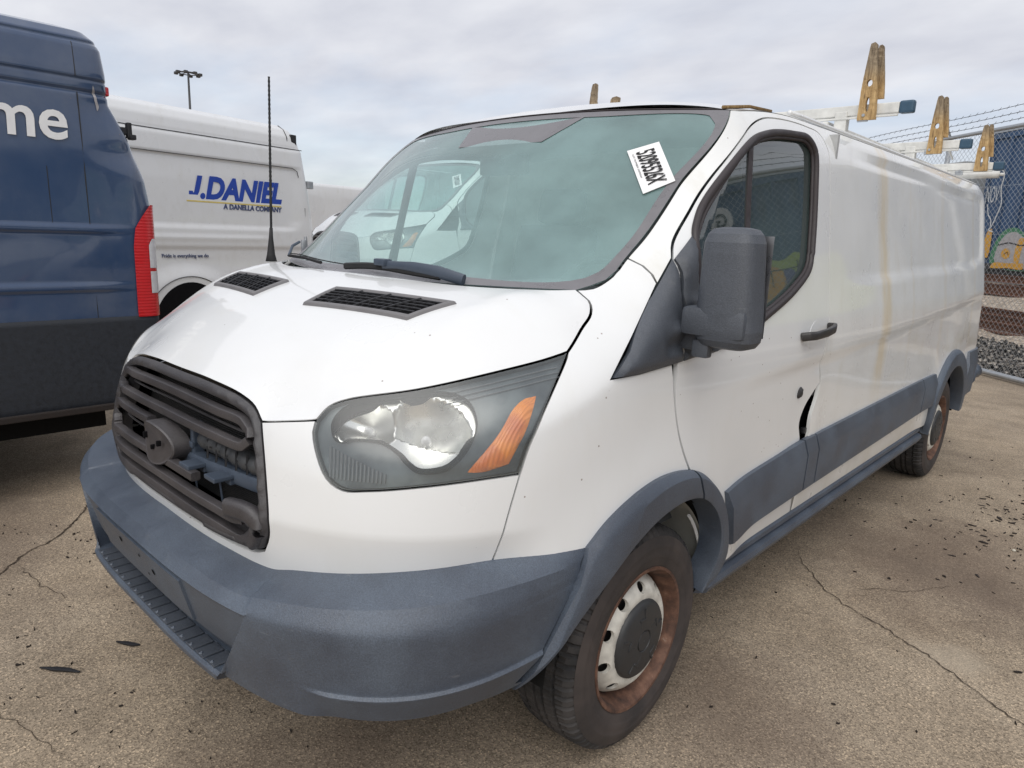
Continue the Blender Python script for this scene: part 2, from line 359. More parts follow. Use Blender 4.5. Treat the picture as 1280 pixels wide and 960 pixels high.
def text_mesh(name, body, size, mat, X, Y, origin, parent=None, bold=0.0, shear=0.0, width=None, local=False, thick=.0015, align='LEFT', label=None):
    cu = bpy.data.curves.new(name, 'FONT'); cu.body = body; cu.size = size; cu.offset = bold; cu.shear = shear; cu.extrude = thick; cu.align_x = align
    cu.resolution_u = 4
    t = bpy.data.objects.new(name, cu); COL.objects.link(t); bpy.context.view_layer.update()
    me = t.evaluated_get(bpy.context.evaluated_depsgraph_get()).to_mesh()
    V = np.array([v.co for v in me.vertices]); F = [list(p.vertices) for p in me.polygons]
    t.to_mesh_clear(); bpy.data.objects.remove(t); bpy.data.curves.remove(cu)
    if width: V[:, 0] *= width/(V[:, 0].max()-V[:, 0].min())
    X = np.array(X, float); Y = np.array(Y, float); Z = np.cross(X, Y); Z /= np.linalg.norm(Z)
    W_ = np.array(origin) + V[:, :1]*X + V[:, 1:2]*Y + V[:, 2:]*Z
    return mk(name, W_, F, mat, parent, smooth=False, local=local, label=label)

# ------------------------------------------------------------------ the van's body surface
def pchip(xs, ys):
    xs = np.array(xs, float); ys = np.array(ys, float); h = np.diff(xs); d = np.diff(ys)/h; m = np.zeros_like(xs); m[0] = d[0]; m[-1] = d[-1]
    for i in range(1, len(xs)-1):
        if d[i-1]*d[i] > 0:
            w1 = 2*h[i]+h[i-1]; w2 = h[i]+2*h[i-1]; m[i] = (w1+w2)/(w1/d[i-1]+w2/d[i])
    def f(x):
        x = np.clip(np.asarray(x, float), xs[0], xs[-1]); i = np.clip(np.searchsorted(xs, x, side='right')-1, 0, len(xs)-2); t = (x-xs[i])/h[i]
        return ys[i]*(1+2*t)*(1-t)**2 + h[i]*m[i]*t*(1-t)**2 + ys[i+1]*t*t*(3-2*t) + h[i]*m[i+1]*t*t*(t-1)
    return f
def sstep(x, a, b):
    t = np.clip((np.asarray(x, float)-a)/(b-a), 0, 1); return t*t*(3-2*t)
NN, AA = 2.8, .85
y0f = pchip([.2,.4,.6,.75,.85,.95,1.05,1.13,1.2,1.26], [.06,.03,.025,.035,.05,.068,.09,.118,.155,.18])
Bz = pchip([.3,.42,.55,.8,1.0,1.15,1.25,1.35,1.5,1.7,1.9,1.98,2.05], [.965,.98,.993,1.0,1.003,1.0,.99,.975,.953,.922,.892,.878,.86])
hy = pchip([.2,.5,.7,.93,1.3,1.62,2.1,6], [1.10,1.2,1.27,1.375,1.69,1.975,2.02,2.04])
ky = pchip([.2,.7,.93,1.62,2.2,6], [.05,.08,.105,.05,.03,.03])
def Wf(z, y):
    d = (hy(y)-z)/.13
    return Bz(z) - np.where(d < 1, ky(y)*np.maximum(0, 1-d)**2, 0)
_th = np.linspace(0, pi/2, 400); _xx = np.sin(_th)**(2/NN); _yy = -AA*np.maximum(np.cos(_th), 0)**(2/NN)
_s = np.concatenate([[0], np.cumsum(np.hypot(np.diff(_xx), np.diff(_yy)))]); LL = float(_s[-1])
YEND = 5.80
def S0(s, z):
    s = np.asarray(s, float); z = np.asarray(z, float); sg = np.where(s < 0, -1.0, 1.0); a = np.abs(s)
    ye = y0f(z)+AA; th = np.interp(a, _s, _th)
    y = np.where(a <= LL, ye-AA*np.maximum(np.cos(th), 0)**(2/NN), ye+a-LL)
    x = Wf(z, y)*np.where(a <= LL, np.sin(th)**(2/NN), 1.0)
    # the rear corner rolls inward
    x = x - .10*np.clip((y-5.55)/.30, 0, 1)**2.2
    return np.stack([x*sg, y, z+0*x], -1)
def bodyd(P):
    """pressed features of the panels: recess, swage line, arch swell"""
    y, z = P[..., 1], P[..., 2]; d = np.zeros_like(y)
    zc = np.interp(y, [1.2, 3.0, 4.0, 5.5], [1.075, 1.118, 1.161, 1.235])
    k = sstep(y, 1.35, 2.1)
    d = d - .012*k*sstep(zc-z, -.02, .018) + .012*k*sstep(zc-z, .10, .45)
    zb = np.interp(y, [2.4, 3.9, 5.1, 5.45], [1.402, 1.433, 1.46, 1.50]); zt = np.interp(y, [2.6, 3.1, 3.8, 4.8, 5.6], [1.985, 1.982, 1.974, 1.950, 1.94])
    rec = sstep(z, zb-.012, zb+.014)*(1-sstep(z, zt-.028, zt-.004))*sstep(y, 2.30, 3.2)*(1-sstep(y+.35*np.maximum(0, 1.60-z)**1.0, 5.50, 5.54))
    d = d - .013*rec
    d = d - .010*np.exp(-((z-(zt-.03))/.010)**2)*sstep(y, 2.62, 2.68)*(1-sstep(y, 5.45, 5.52))
    d = d - .30*np.maximum(0, np.sqrt((.868-z)**2+.00005)*.5+(.868-z)*.5)*(1-sstep(y, .42, .62))
    for yc, am in ((1.06, .022), (4.78, .012)):
        r = np.hypot(y-yc, (z-.36)*1.0); d = d + am*np.exp(-((np.maximum(r-.50, 0))/.13)**2)*sstep(r, .3, .45)
    return d
def nrm(fn, s, z, e=.0025):
    a = fn(s+e, z)-fn(s-e, z); b_ = fn(s, z+e)-fn(s, z-e); n = np.cross(a, b_); return n/np.maximum(np.linalg.norm(n, axis=-1, keepdims=True), 1e-12)
def SB(s, z):
    P = S0(s, z); n = nrm(S0, s, z); return P + n*bodyd(P)[..., None]
def SBo(off): return lambda s, z: (lambda P, n: P + n*off)(SB(s, z), nrm(SB, s, z))

def spline(pts, step=.014, sharp=False):
    P = np.array(pts, float)
    if len(P) == 2 or sharp:
        o = []
        for a, b_ in zip(P[:-1], P[1:]):
            n = max(1, int(np.linalg.norm(b_-a)/step)); o += [a+(b_-a)*i/n for i in range(n)]
        return np.array(o+[P[-1]])
    o = []
    for i in range(len(P)-1):
        p0 = P[i-1] if i else 2*P[0]-P[1]; p1, p2 = P[i], P[i+1]; p3 = P[i+2] if i+2 < len(P) else 2*P[-1]-P[-2]
        t0 = 0; t1 = t0+max(np.linalg.norm(p1-p0), 1e-6)**.5; t2 = t1+max(np.linalg.norm(p2-p1), 1e-6)**.5; t3 = t2+max(np.linalg.norm(p3-p2), 1e-6)**.5
        n = max(1, int(np.linalg.norm(p2-p1)/step))
        for t in np.linspace(t1, t2, n, endpoint=False):
            A1 = (t1-t)/(t1-t0)*p0+(t-t0)/(t1-t0)*p1; A2 = (t2-t)/(t2-t1)*p1+(t-t1)/(t2-t1)*p2; A3 = (t3-t)/(t3-t2)*p2+(t-t2)/(t3-t2)*p3
            B1 = (t2-t)/(t2-t0)*A1+(t-t0)/(t2-t0)*A2; B2 = (t3-t)/(t3-t1)*A2+(t-t1)/(t3-t1)*A3
            o.append((t2-t)/(t2-t1)*B1+(t-t1)/(t2-t1)*B2)
    return np.array(o+[P[-1]])
def loop(*segs):
    L_ = []
    for sg in segs:
        for p in np.asarray(sg):
            if not L_ or np.hypot(*(L_[-1]-p)) > 1e-3: L_.append(np.array(p, float))
    if np.hypot(*(L_[0]-L_[-1])) < 1e-3: L_.pop()
    return np.array(L_)
def closed(pts, step=.012):
    P = list(pts); k = len(P); q = P[-2:]+P+P[:2]; c = spline(q, step)
    # keep one period
    d0 = np.argmin(np.hypot(*(c[:len(c)//2]-np.array(P[0])).T)); h = len(c)//2
    d1 = h + np.argmin(np.hypot(*(c[h:]-np.array(P[0])).T)); return c[d0:d1]
def area(p): return .5*float(np.sum(p[:, 0]*np.roll(p[:, 1], -1)-np.roll(p[:, 0], -1)*p[:, 1]))
def inset(p, d):
    if area(p) < 0: p = p[::-1]
    e = np.roll(p, -1, 0)-p; e /= np.maximum(np.linalg.norm(e, axis=1, keepdims=True), 1e-9); n = np.stack([-e[:, 1], e[:, 0]], 1)
    m = n+np.roll(n, 1, 0); m /= np.maximum(np.linalg.norm(m, axis=1, keepdims=True), 1e-9); c = np.maximum((m*n).sum(1, keepdims=True), .5)
    return p+m*d/c
def pip(q, poly):
    x, y = q[:, 0], q[:, 1]; r = np.zeros(len(q), bool); x1, y1 = poly[:, 0], poly[:, 1]; x2, y2 = np.roll(x1, -1), np.roll(y1, -1)
    for a, b_, c, d in zip(x1, y1, x2, y2):
        if b_ == d: continue
        m = ((b_ > y) != (d > y)) & (x < (c-a)*(y-b_)/(d-b_)+a); r ^= m
    return r
def pdist(q, poly):
    D = np.full(len(q), 1e9); nx = np.roll(poly, -1, 0)
    for a, b_ in zip(poly, nx):
        e = b_-a; t = np.clip(((q-a)@e)/max(e@e, 1e-12), 0, 1); D = np.minimum(D, np.hypot(*(q-a-t[:, None]*e).T))
    return D
def tri2d(outer, holes=(), sp_=.02):
    polys = [outer]+list(holes); V = []; E = []
    for p in polys:
        k = len(V); V += [tuple(x) for x in p]; E += [(k+i, k+(i+1) % len(p)) for i in range(len(p))]
    lo, hi = outer.min(0), outer.max(0); G = []
    for j, yy in enumerate(np.arange(lo[1], hi[1], sp_*.87)):
        for xx in np.arange(lo[0]+(sp_/2 if j % 2 else 0), hi[0], sp_): G.append((xx, yy))
    G = np.array(G) if G else np.zeros((0, 2))
    if len(G):
        k = pip(G, outer)
        for h in holes: k &= ~pip(G, h)
        G = G[k]
        for p in polys:
            if len(G): G = G[pdist(G, p) > sp_*.45]
    V += [tuple(x) for x in G]
    r = delaunay_2d_cdt([Vector(v) for v in V], E, [], 0, 1e-6)
    V2 = np.array([(v.x, v.y) for v in r[0]]); T = np.array([tuple(f) for f in r[2]])
    c = V2[T].mean(1); k = pip(c, outer)
    for h in holes: k &= ~pip(c, h)
    T = T[k]
    a = V2[T]; cr = (a[:, 1, 0]-a[:, 0, 0])*(a[:, 2, 1]-a[:, 0, 1])-(a[:, 1, 1]-a[:, 0, 1])*(a[:, 2, 0]-a[:, 0, 0])
    T = np.where((cr < 0)[:, None], T[:, ::-1], T)
    return V2, T[np.abs(cr) > 1e-10]
def panel(name, outer, fn, mat, parent, holes=(), sp_=.022, rim=.014, gap=.0027, mirror=False, raise_=None, label=None, disp=None, flipn=False, mname=None, mlabel=None):
    """a sheet on surface fn cut to an outline in its own coordinates, with an edge folded back"""
    outer = inset(outer, gap); holes = [(-1)*0+inset(h, -gap) for h in holes]
    V2, T = tri2d(outer, holes, sp_)
    D = None
    if raise_:
        h, wd = raise_; dist = pdist(V2, outer)
        for q in holes: dist = np.minimum(dist, pdist(V2, q))
        t = np.clip(dist/wd, 0, 1); D = h*np.sqrt(1-(1-t)**2)
        f2 = fn; n_ = nrm(f2, V2[:, 0], V2[:, 1]); P = f2(V2[:, 0], V2[:, 1])+n_*D[:, None]
        N = np.zeros_like(P); fnn = np.cross(P[T[:, 1]]-P[T[:, 0]], P[T[:, 2]]-P[T[:, 0]])
        for i in range(3): np.add.at(N, T[:, i], fnn)
        N /= np.maximum(np.linalg.norm(N, axis=1, keepdims=True), 1e-12)
    else:
        P = fn(V2[:, 0], V2[:, 1]); N = nrm(fn, V2[:, 0], V2[:, 1]); n_ = N
        if disp is not None:
            P = P + n_*disp(V2, P)[:, None]
            N = np.zeros_like(P); fnn = np.cross(P[T[:, 1]]-P[T[:, 0]], P[T[:, 2]]-P[T[:, 0]])
            for i in range(3): np.add.at(N, T[:, i], fnn)
            N /= np.maximum(np.linalg.norm(N, axis=1, keepdims=True), 1e-12)
    F = [tuple(t) for t in T]; V = P; NV = N
    if rim:
        cnt = {}
        for t in T:
            for a, b_ in ((t[0], t[1]), (t[1], t[2]), (t[2], t[0])): cnt[(a, b_)] = cnt.get((a, b_), 0)+1
        be = [e for e in cnt if (e[1], e[0]) not in cnt]
        ids = sorted({i for e in be for i in e}); k = len(P); mp_ = {i: k+j for j, i in enumerate(ids)}; m = len(ids)
        od = np.zeros((m, 3))
        for a, b_ in be:
            e = P[b_]-P[a]; o_ = np.cross(e, n_[a]); o_ /= max(np.linalg.norm(o_), 1e-9)
            od[mp_[a]-k] += o_; od[mp_[b_]-k] += o_
        od /= np.maximum(np.linalg.norm(od, axis=1, keepdims=True), 1e-9)
        V = np.concatenate([P, P[ids], P[ids]-n_[ids]*rim]); NV = np.concatenate([N, od, od])
        F += [(mp_[a], mp_[a]+m, mp_[b_]+m, mp_[b_]) for a, b_ in be]
    o = mk(name, V, F, mat, parent, normals=NV, label=label)
    if mirror:
        o2 = mk(mname or name, V*[-1, 1, 1], [f[::-1] for f in F], mat, parent if not isinstance(mirror, bpy.types.Object) else mirror, normals=NV*[-1, 1, 1], label=mlabel)
        return o, o2
    return o

# ------------------------------------------------------------------ ground
def sheet(name, xs, ys, z, mat):
    G = np.array([[(x, y, z) for y in ys] for x in xs]); m = MB().grid(G)
    m.f = [f[::-1] if False else f for f in m.f]
    return m.build(name, mat)
g = mk('ground', [(-900, -900, 0), (900, -900, 0), (900, 900, 0), (-900, 900, 0)], [(0, 1, 2, 3)], 'asphalt', smooth=False, kind='structure')
ground = g

# ------------------------------------------------------------------ the white cargo van
SEG = {
'fs':[(1.097,.80),(1.105,.891),(1.119,1.007)],
'hl_low':[(1.119,1.007),(1.021,1.002),(.897,.99),(.774,.975),(.714,.971),(.671,.992),(.642,1.037),(.628,1.086),(.635,1.111)],
'hl_top':[(.635,1.111),(.665,1.141),(.714,1.16),(.871,1.188),(1.052,1.226),(1.17,1.25),(1.235,1.266)],
'hl_side':[(1.235,1.266),(1.169,1.183),(1.132,1.083),(1.119,1.007)],
'hoodgap':[(.467,1.087),(.554,1.10),(.635,1.111)],
'gr_right':[(.467,1.087),(.493,.996),(.528,.87),(.526,.827),(.504,.783)],
'gr_bot':[(.504,.783),(.465,.770),(.355,.769),(.146,.777),(0,.780)],
'gr_top':[(0,1.149),(.199,1.148),(.369,1.135),(.435,1.116),(.467,1.087)],
'hood_side':[(1.235,1.266),(1.316,1.313),(1.382,1.35),(1.413,1.381),(1.418,1.406)],
'ws_low':[(1.418,1.406),(1.452,1.411),(1.518,1.445),(1.583,1.496)],
'ws_side':[(1.583,1.496),(1.656,1.556),(1.837,1.722),(2.118,1.976)],
'ap_seam':[(1.583,1.496),(1.594,1.476),(1.595,1.454),(1.589,1.429)],
'tri_front':[(1.668,1.499),(1.589,1.429),(1.431,1.294),(1.337,1.201)],
'door_top':[(1.668,1.499),(1.697,1.542),(1.81,1.649),(1.963,1.785),(2.158,1.918),(2.30,1.972),(2.45,1.992),(2.70,1.998),(2.82,1.985),(2.872,1.92)],
'door_rear':[(2.872,1.92),(2.872,1.736),(2.842,1.419),(2.852,1.132),(2.925,1.001)],
'door_tear':[(2.925,1.001),(2.862,.955),(2.815,.915),(2.788,.855),(2.822,.785)],
'panel_tear':[(2.925,1.001),(2.916,.94),(2.888,.865),(2.896,.785)],
'arch_out':[(1.356,.786),(1.422,.836),(1.533,.880),(1.668,.90),(1.844,.878),(1.956,.826),(2.061,.745),(2.13,.64),(2.158,.53),(2.13,.455),(2.05,.405)],
'arch_in':[(1.206,.426),(1.292,.565),(1.428,.677),(1.554,.755),(1.664,.794),(1.792,.804),(1.906,.78),(2.013,.708),(2.075,.618),(2.088,.526),(2.05,.405)],
}
SP = {k: spline(v) for k, v in SEG.items()}
rv = lambda k: SP[k][::-1]
def sy(y, z): return LL + y - float(y0f(z)) - AA

van = empty('cargo_van', (0, 2.9, 0), 'white cargo van in the foreground with a broken grille and a grey bumper', 'van')
def vp(name, outer, mat='white_paint', fn=SB, **k): return panel(name, outer, fn, mat, van, **k)

# fascia, a C on each side joined under the grille
half = loop([(0, .715), (.35, .705), (.70, .725), (1.095, .760)], SP['fs'], SP['hl_low'], rv('hoodgap'), SP['gr_right'], SP['gr_bot'])
fas = np.concatenate([half, (half*[-1, 1])[::-1]]); k = np.abs(fas[:, 0]) < 1e-6
fas = loop(half[:-1], [half[-1]], (half[1:-1]*[-1, 1])[::-1])
panel('front_fascia', fas, SB, 'white_paint', van, sp_=.025)
# fenders
fen = loop(SP['fs'], rv('hl_side'), SP['hood_side'], SP['ws_low'], SP['ap_seam'],
           [(1.589,1.429),(1.431,1.294),(1.337,1.201),(1.455,1.203),(1.614,1.211)], spline([(1.614,1.211),(1.685,1.105),(1.772,.953),(1.839,.867)]),
           [(1.80,.86),(1.66,.872),(1.53,.85),(1.42,.80),(1.352,.75)], [(1.352,.75),(1.097,.77)])
vp('fender', fen, mirror=True, sp_=.02)
# door with its window opening
wout = closed([(1.756,1.553),(1.805,1.624),(1.963,1.764),(2.149,1.881),(2.302,1.927),(2.517,1.952),(2.66,1.952),(2.715,1.907),(2.709,1.756),(2.672,1.573),(2.633,1.468),(2.495,1.39),(2.24,1.308),(2.05,1.262),(1.85,1.265),(1.76,1.32),(1.745,1.44)])
wgl = inset(wout, .020)
door_o = loop([(1.640,1.214)], spline([(1.640,1.214),(1.69,1.105),(1.776,.953),(1.843,.867)]), spline([(1.843,.867),(1.95,.80),(2.05,.72),(2.11,.62),(2.13,.462)]),
              spline([(2.13,.462),(2.845,.462)], sharp=True), [(2.845,.462),(2.822,.785)], SP['door_tear'][::-1], rv('door_rear'), rv('door_top'), [(1.668,1.499),(1.66,1.40),(1.655,1.30)])
def dent(V2, P):
    r = np.hypot((P[:, 1]-2.16)/.16, (P[:, 2]-.84)/.17); return -.007*np.exp(-r*r)
doors = vp('front_door', door_o, holes=[wout], mirror=True, sp_=.024, disp=dent)
dL = doors[0]
# cargo side with the screen pillar and the roof rail
gut = [(sy(y, min(float(hy(y)), 2.038)), min(float(hy(y)), 2.038)) for y in np.linspace(1.66, 5.83, 90)]
arc = [(sy(4.78+.475*cos(t), .36+.475*sin(t)), .36+.475*sin(t)) for t in np.linspace(.25, pi-.20, 40)]
side_o = loop(SP['ws_side'], gut, [(sy(5.85, z), z) for z in np.linspace(2.0, .50, 60)], arc, spline([(sy(4.31,.462),.462), (2.85,.462)], sharp=True),
              [(2.85,.462),(2.88,.70)], rv('panel_tear'), rv('door_rear'), rv('door_top'), [(1.589,1.429)], rv('ap_seam'))
def dent2(V2, P):
    r = np.hypot((P[:, 1]-2.30)/.06, (P[:, 2]-.86)/.12); return .003*np.exp(-r*r)
vp('side_panel', side_o, mat='side_paint', mirror=True, sp_=.03, disp=dent2)
# black sheet standing in for the shade inside the torn door edge
G = np.array([[(.945, y, z) for z in np.linspace(.50, 1.08, 8)] for y in (2.05, 2.20, 2.40)]); MB().grid(G).build('gap_shade', 'dark_cavity', van)
for (y, z, a, b_) in ((2.262, .960, .020, .022), (2.235, .803, .030, .026)): MB().rbox((.975, y, z), (.02, a, b_), .006).build('torn_metal', 'black_plastic', van)

# hood: height field blended into its border
Pz = pchip([0, .10, .14, .2, .3, .44, .54, .70, .85, 1.0], [1.08, 1.135, 1.16, 1.205, 1.265, 1.331, 1.366, 1.403, 1.415, 1.42])
def hood0(x, y):
    ax = np.abs(x); z = Pz(y-.19*ax**2+.0) - 1.9*np.maximum(0, ax-.66)**2
    z = z + .004*np.exp(-((ax-.70)/.05)**2)*sstep(y, .3, .6)
    return z
front = loop(SP['gr_top'], SP['hoodgap'], SP['hl_top'], SP['hood_side'])
fr3 = SB(front[:, 0], front[:, 1])
rear3 = spline([(fr3[-1][0], fr3[-1][1], fr3[-1][2]), (.72, .845, 1.402), (.5, .745, 1.398), (.25, .705, 1.402), (0, .695, 1.404)])
bd = np.concatenate([fr3, rear3[1:]]); bd = np.concatenate([bd, (bd[1:-1]*[-1, 1, 1])[::-1]])
bdin = bd.copy(); bdin[:, :2] = inset(bd[:, :2], .0025) if area(bd[:, :2]) > 0 else inset(bd[::-1, :2], .0025)[::-1]
V2, T = tri2d(bdin[:, :2], (), .022)
def hoodz(q):
    out_ = np.zeros(len(q)); res_ = bd[:, 2]-hood0(bd[:, 0], bd[:, 1])
    for i in range(0, len(q), 400):
        d = np.hypot(q[i:i+400, None, 0]-bd[None, :, 0], q[i:i+400, None, 1]-bd[None, :, 1]); dm = d.min(1)
        wgt = 1/(d+.004)**3; r = (wgt*res_).sum(1)/wgt.sum(1); out_[i:i+400] = r*np.exp(-(dm/.13)**2)
    return hood0(q[:, 0], q[:, 1])+out_
def sheetfield(name, V2, T, zf, mat, parent, rim=.014):
    P = np.column_stack([V2, zf(V2)]); e = .006
    gx = (zf(V2+[e, 0])-zf(V2-[e, 0]))/(2*e); gy = (zf(V2+[0, e])-zf(V2-[0, e]))/(2*e)
    N = np.column_stack([-gx, -gy, np.ones(len(P))]); N /= np.linalg.norm(N, axis=1, keepdims=True)
    cnt = set()
    for t in T:
        for a, b_ in ((t[0], t[1]), (t[1], t[2]), (t[2], t[0])): cnt.add((a, b_))
    be = [e_ for e_ in cnt if (e_[1], e_[0]) not in cnt]; ids = sorted({i for e_ in be for i in e_}); k = len(P); mp_ = {i: k+j for j, i in enumerate(ids)}; m = len(ids)
    od = np.zeros((m, 3))
    for a, b_ in be:
        o_ = np.cross(P[b_]-P[a], N[a]); o_ /= max(np.linalg.norm(o_), 1e-9); od[mp_[a]-k] += o_; od[mp_[b_]-k] += o_
    od /= np.maximum(np.linalg.norm(od, axis=1, keepdims=True), 1e-9)
    V = np.concatenate([P, P[ids], P[ids]-N[ids]*rim-od*.003]); NV = np.concatenate([N, od, od])
    F = [tuple(t) for t in T]+[(mp_[a], mp_[a]+m, mp_[b_]+m, mp_[b_]) for a, b_ in be]
    return mk(name, V, F, mat, parent, normals=NV)
hood = sheetfield('hood', V2, T, hoodz, 'white_paint', van, rim=.006)
# hood vents: frame, recess, bars
VC = [(.153, .430), (.143, .545), (.606, .605), (.560, .485)]
def hz1(x, y): return float(hoodz(np.array([[x, y]]))[0])
def vent(sgn):
    C = np.array(VC); 
    def P(u, v, dz):
        a = C[0]*(1-u)+C[3]*u; b_ = C[1]*(1-u)+C[2]*u; p = a*(1-v)+b_*v; return (sgn*p[0], p[1], hz1(p[0], p[1])+dz)
    fr = MB(); ring_o = [(i/10, 0) for i in range(10)]+[(1, i/5) for i in range(5)]+[(1-i/10, 1) for i in range(10)]+[(0, 1-i/5) for i in range(5)]
    cen = lambda u, v, k: (.5+(u-.5)*(1-k*.30), .5+(v-.5)*(1-k))
    rows = [[P(*cen(u, v, k), dz) for u, v in ring_o] for k, dz in ((-.06, .000), (-.02, .007), (.02, .009), (.15, .009), (.20, .005), (.20, -.02))]
    n = 30
    for i in range(5):
        kk = len(fr.v); fr.v += rows[i]+rows[i+1]
        for j in range(n): fr.f.append((kk+j, kk+(j+1) % n, kk+n+(j+1) % n, kk+n+j) if sgn > 0 else (kk+n+j, kk+n+(j+1) % n, kk+(j+1) % n, kk+j))
    o = fr.build('hood_vent', 'vent_frame', hood); autosmooth(o, 50)
    fl = MB(); fl.grid(np.array([[P(u, v, .0030) for v in np.linspace(.1, .9, 7)] for u in np.linspace(.03, .97, 16)]))
    fl.build('vent_recess', 'dark_cavity', hood)
    sl_ = MB()
    for v in (.25, .40, .55, .70, .84): sl_.tube([P(u, v, .0055) for u in np.linspace(.04, .96, 14)], .0028, 5)
    for u in np.linspace(.13, .87, 12): sl_.tube([P(u-.02+.04*t, .12+.76*t, .0050) for t in np.linspace(0, 1, 6)], .0018, 4)
    for u in (.25, .5, .75): sl_.tube([P(u-.03+.06*t, .1+.8*t, .0065) for t in np.linspace(0, 1, 6)], .0035, 5)
    sl_.build('vent_bars', 'black_plastic', hood)
vent(1); vent(-1)

# roof
def zc(y): return np.interp(y, [1.45, 1.5, 1.65, 1.83, 2.2, 3.2, 5.5, 5.83], [1.994, 2.008, 2.058, 2.086, 2.098, 2.104, 2.095, 2.075])
us = np.sign(np.linspace(-1, 1, 61))*np.abs(np.linspace(-1, 1, 61))**.75
vs_ = np.concatenate([np.linspace(0, .2, 26)**1.25/.2**.25, np.linspace(.2, 1, 50)[1:]])
RG = np.zeros((len(us), len(vs_), 3))
for i, u in enumerate(us):
    yf = 1.612-.135*(1-u*u)
    for j, v in enumerate(vs_):
        y = yf+(5.85-yf)*v; ye_ = max(y, 1.612+.03*v); h = min(float(hy(max(ye_, 1.62))), 2.038); xe = float(Wf(h, max(y, 1.62))) - .10*np.clip((y-5.55)/.3, 0, 1)**2.2 - .001
        rib = .006*sum(np.exp(-((u-c)/.035)**2) for c in (-.55, -.18, .18, .55))*float(sstep(y, 2.2, 2.4)*(1-sstep(y, 5.4, 5.6)))
        RG[i, j] = (u*xe, y, h+(float(zc(y))-h)*(1-abs(u)**2.7)+rib-.0*v)
o = MB().grid(RG[::-1]).build('roof', 'white_paint', van, smooth=True)
for s_ in (-1, 1):
    MB().tube([(s_*(float(Wf(2.034, y))-.012), y, 2.041) for y in np.linspace(2.1, 5.6, 40)], .010, 6).build('drip_rail', 'white_paint', van, smooth=True)
MB().tube([(s_x, 1.612-.135*(1-(s_x/.81)**2)-.004, 1.979+.022*(1-(s_x/.81)**2)) for s_x in np.linspace(-.80, .80, 40)], .0028, 5).build('screen_seal', 'weatherstrip', van, smooth=True)
t = MB()
for a in (0, 1): t.tube([(.79+.0*a, 1.62, 1.99), (.80, 1.80, 2.018), (.80, 1.97, 2.028)], .006, 5)
t.build('roof_joint_sealant', 'old_wood', van, smooth=True)

# windscreen: sides follow the pillars, bowed forward in the middle
wsS = np.concatenate([SP['ws_low'], SP['ws_side'][1:]]); ws3 = SB(wsS[:, 0], wsS[:, 1])
ws3 = spline([tuple(ws3[0])]+[tuple(p) for p in ws3[6::6]]+[tuple(ws3[-1])], .02)
arcl = np.concatenate([[0], np.cumsum(np.linalg.norm(np.diff(ws3, axis=0), axis=1))]); arcl /= arcl[-1]
def edge(v): return np.stack([np.interp(v, arcl, ws3[:, i]) for i in range(3)], -1)
def WS(u, v, off=0.0):
    e = edge(v); u = np.asarray(u, float); bow = (.205*(1-v)+.135*v)*(1-np.abs(u)**2.0)
    P = np.stack([u*e[..., 0], e[..., 1]-bow, e[..., 2]+(1-u*u)*(-.008*(1-v)+.022*v)+.016*np.sin(pi*v)*(1-.5*u*u)], -1)
    # lift slightly out of the chord
    return P
def WSo(off): return lambda u, v: WS(np.asarray(u), np.clip(v, 0, 1)) + off*nrm(lambda a, b_: WS(a, np.clip(b_, 0, 1)), np.asarray(u), np.asarray(v), .004)
def gridp(fn, us, vs): U, Vv = np.meshgrid(us, vs, indexing='ij'); return fn(U, Vv)
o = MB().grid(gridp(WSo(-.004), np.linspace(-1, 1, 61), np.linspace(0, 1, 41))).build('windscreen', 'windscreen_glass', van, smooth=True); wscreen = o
# black printed border on the inside of the glass
outb = np.array([(-1, 0), (1, 0), (1, 1), (-1, 1)], float); outb = spline(list(map(tuple, outb))+[(-1., 0.)], .05, sharp=True)[:-1]
inb = closed([(-.87, .065), (-.4, .07), (0, .075), (.4, .07), (.87, .065), (.95, .14), (.962, .5), (.962, .91), (.93, .96), (.45, .962), (0, .965), (-.45, .962), (-.93, .96), (-.962, .91), (-.962, .5), (-.95, .14)], .03)
panel('screen_border', outb, WSo(-.0015), 'ink', van, holes=[inb], sp_=.06, rim=0, gap=0)
plain('frit_grey', (.17, .165, .175), .3); bpy.data.objects['screen_border'].data.materials[0] = MAT['frit_grey']
panel('sensor_cover', np.array([(-.22, .80), (.29, .80), (.40, .965), (-.29, .965)])[::1], WSo(-.0012), 'frit_grey', van, sp_=.06, rim=0, gap=0)
m = MB(); pc = WSo(-.05)(np.array([0.]), np.array([.80]))[0]; m.rbox(pc+np.array((0, .05, -.03)), (.25, .03, .075), .012); m.tube([pc, pc+np.array((0, .05, -.03))], .012)
m.build('rear_view_mirror', 'black_plastic', van)
# lot sticker on the glass
def onws(px_uv, off): return WSo(off)(np.array([px_uv[0]]), np.array([px_uv[1]]))[0]
STICK = None

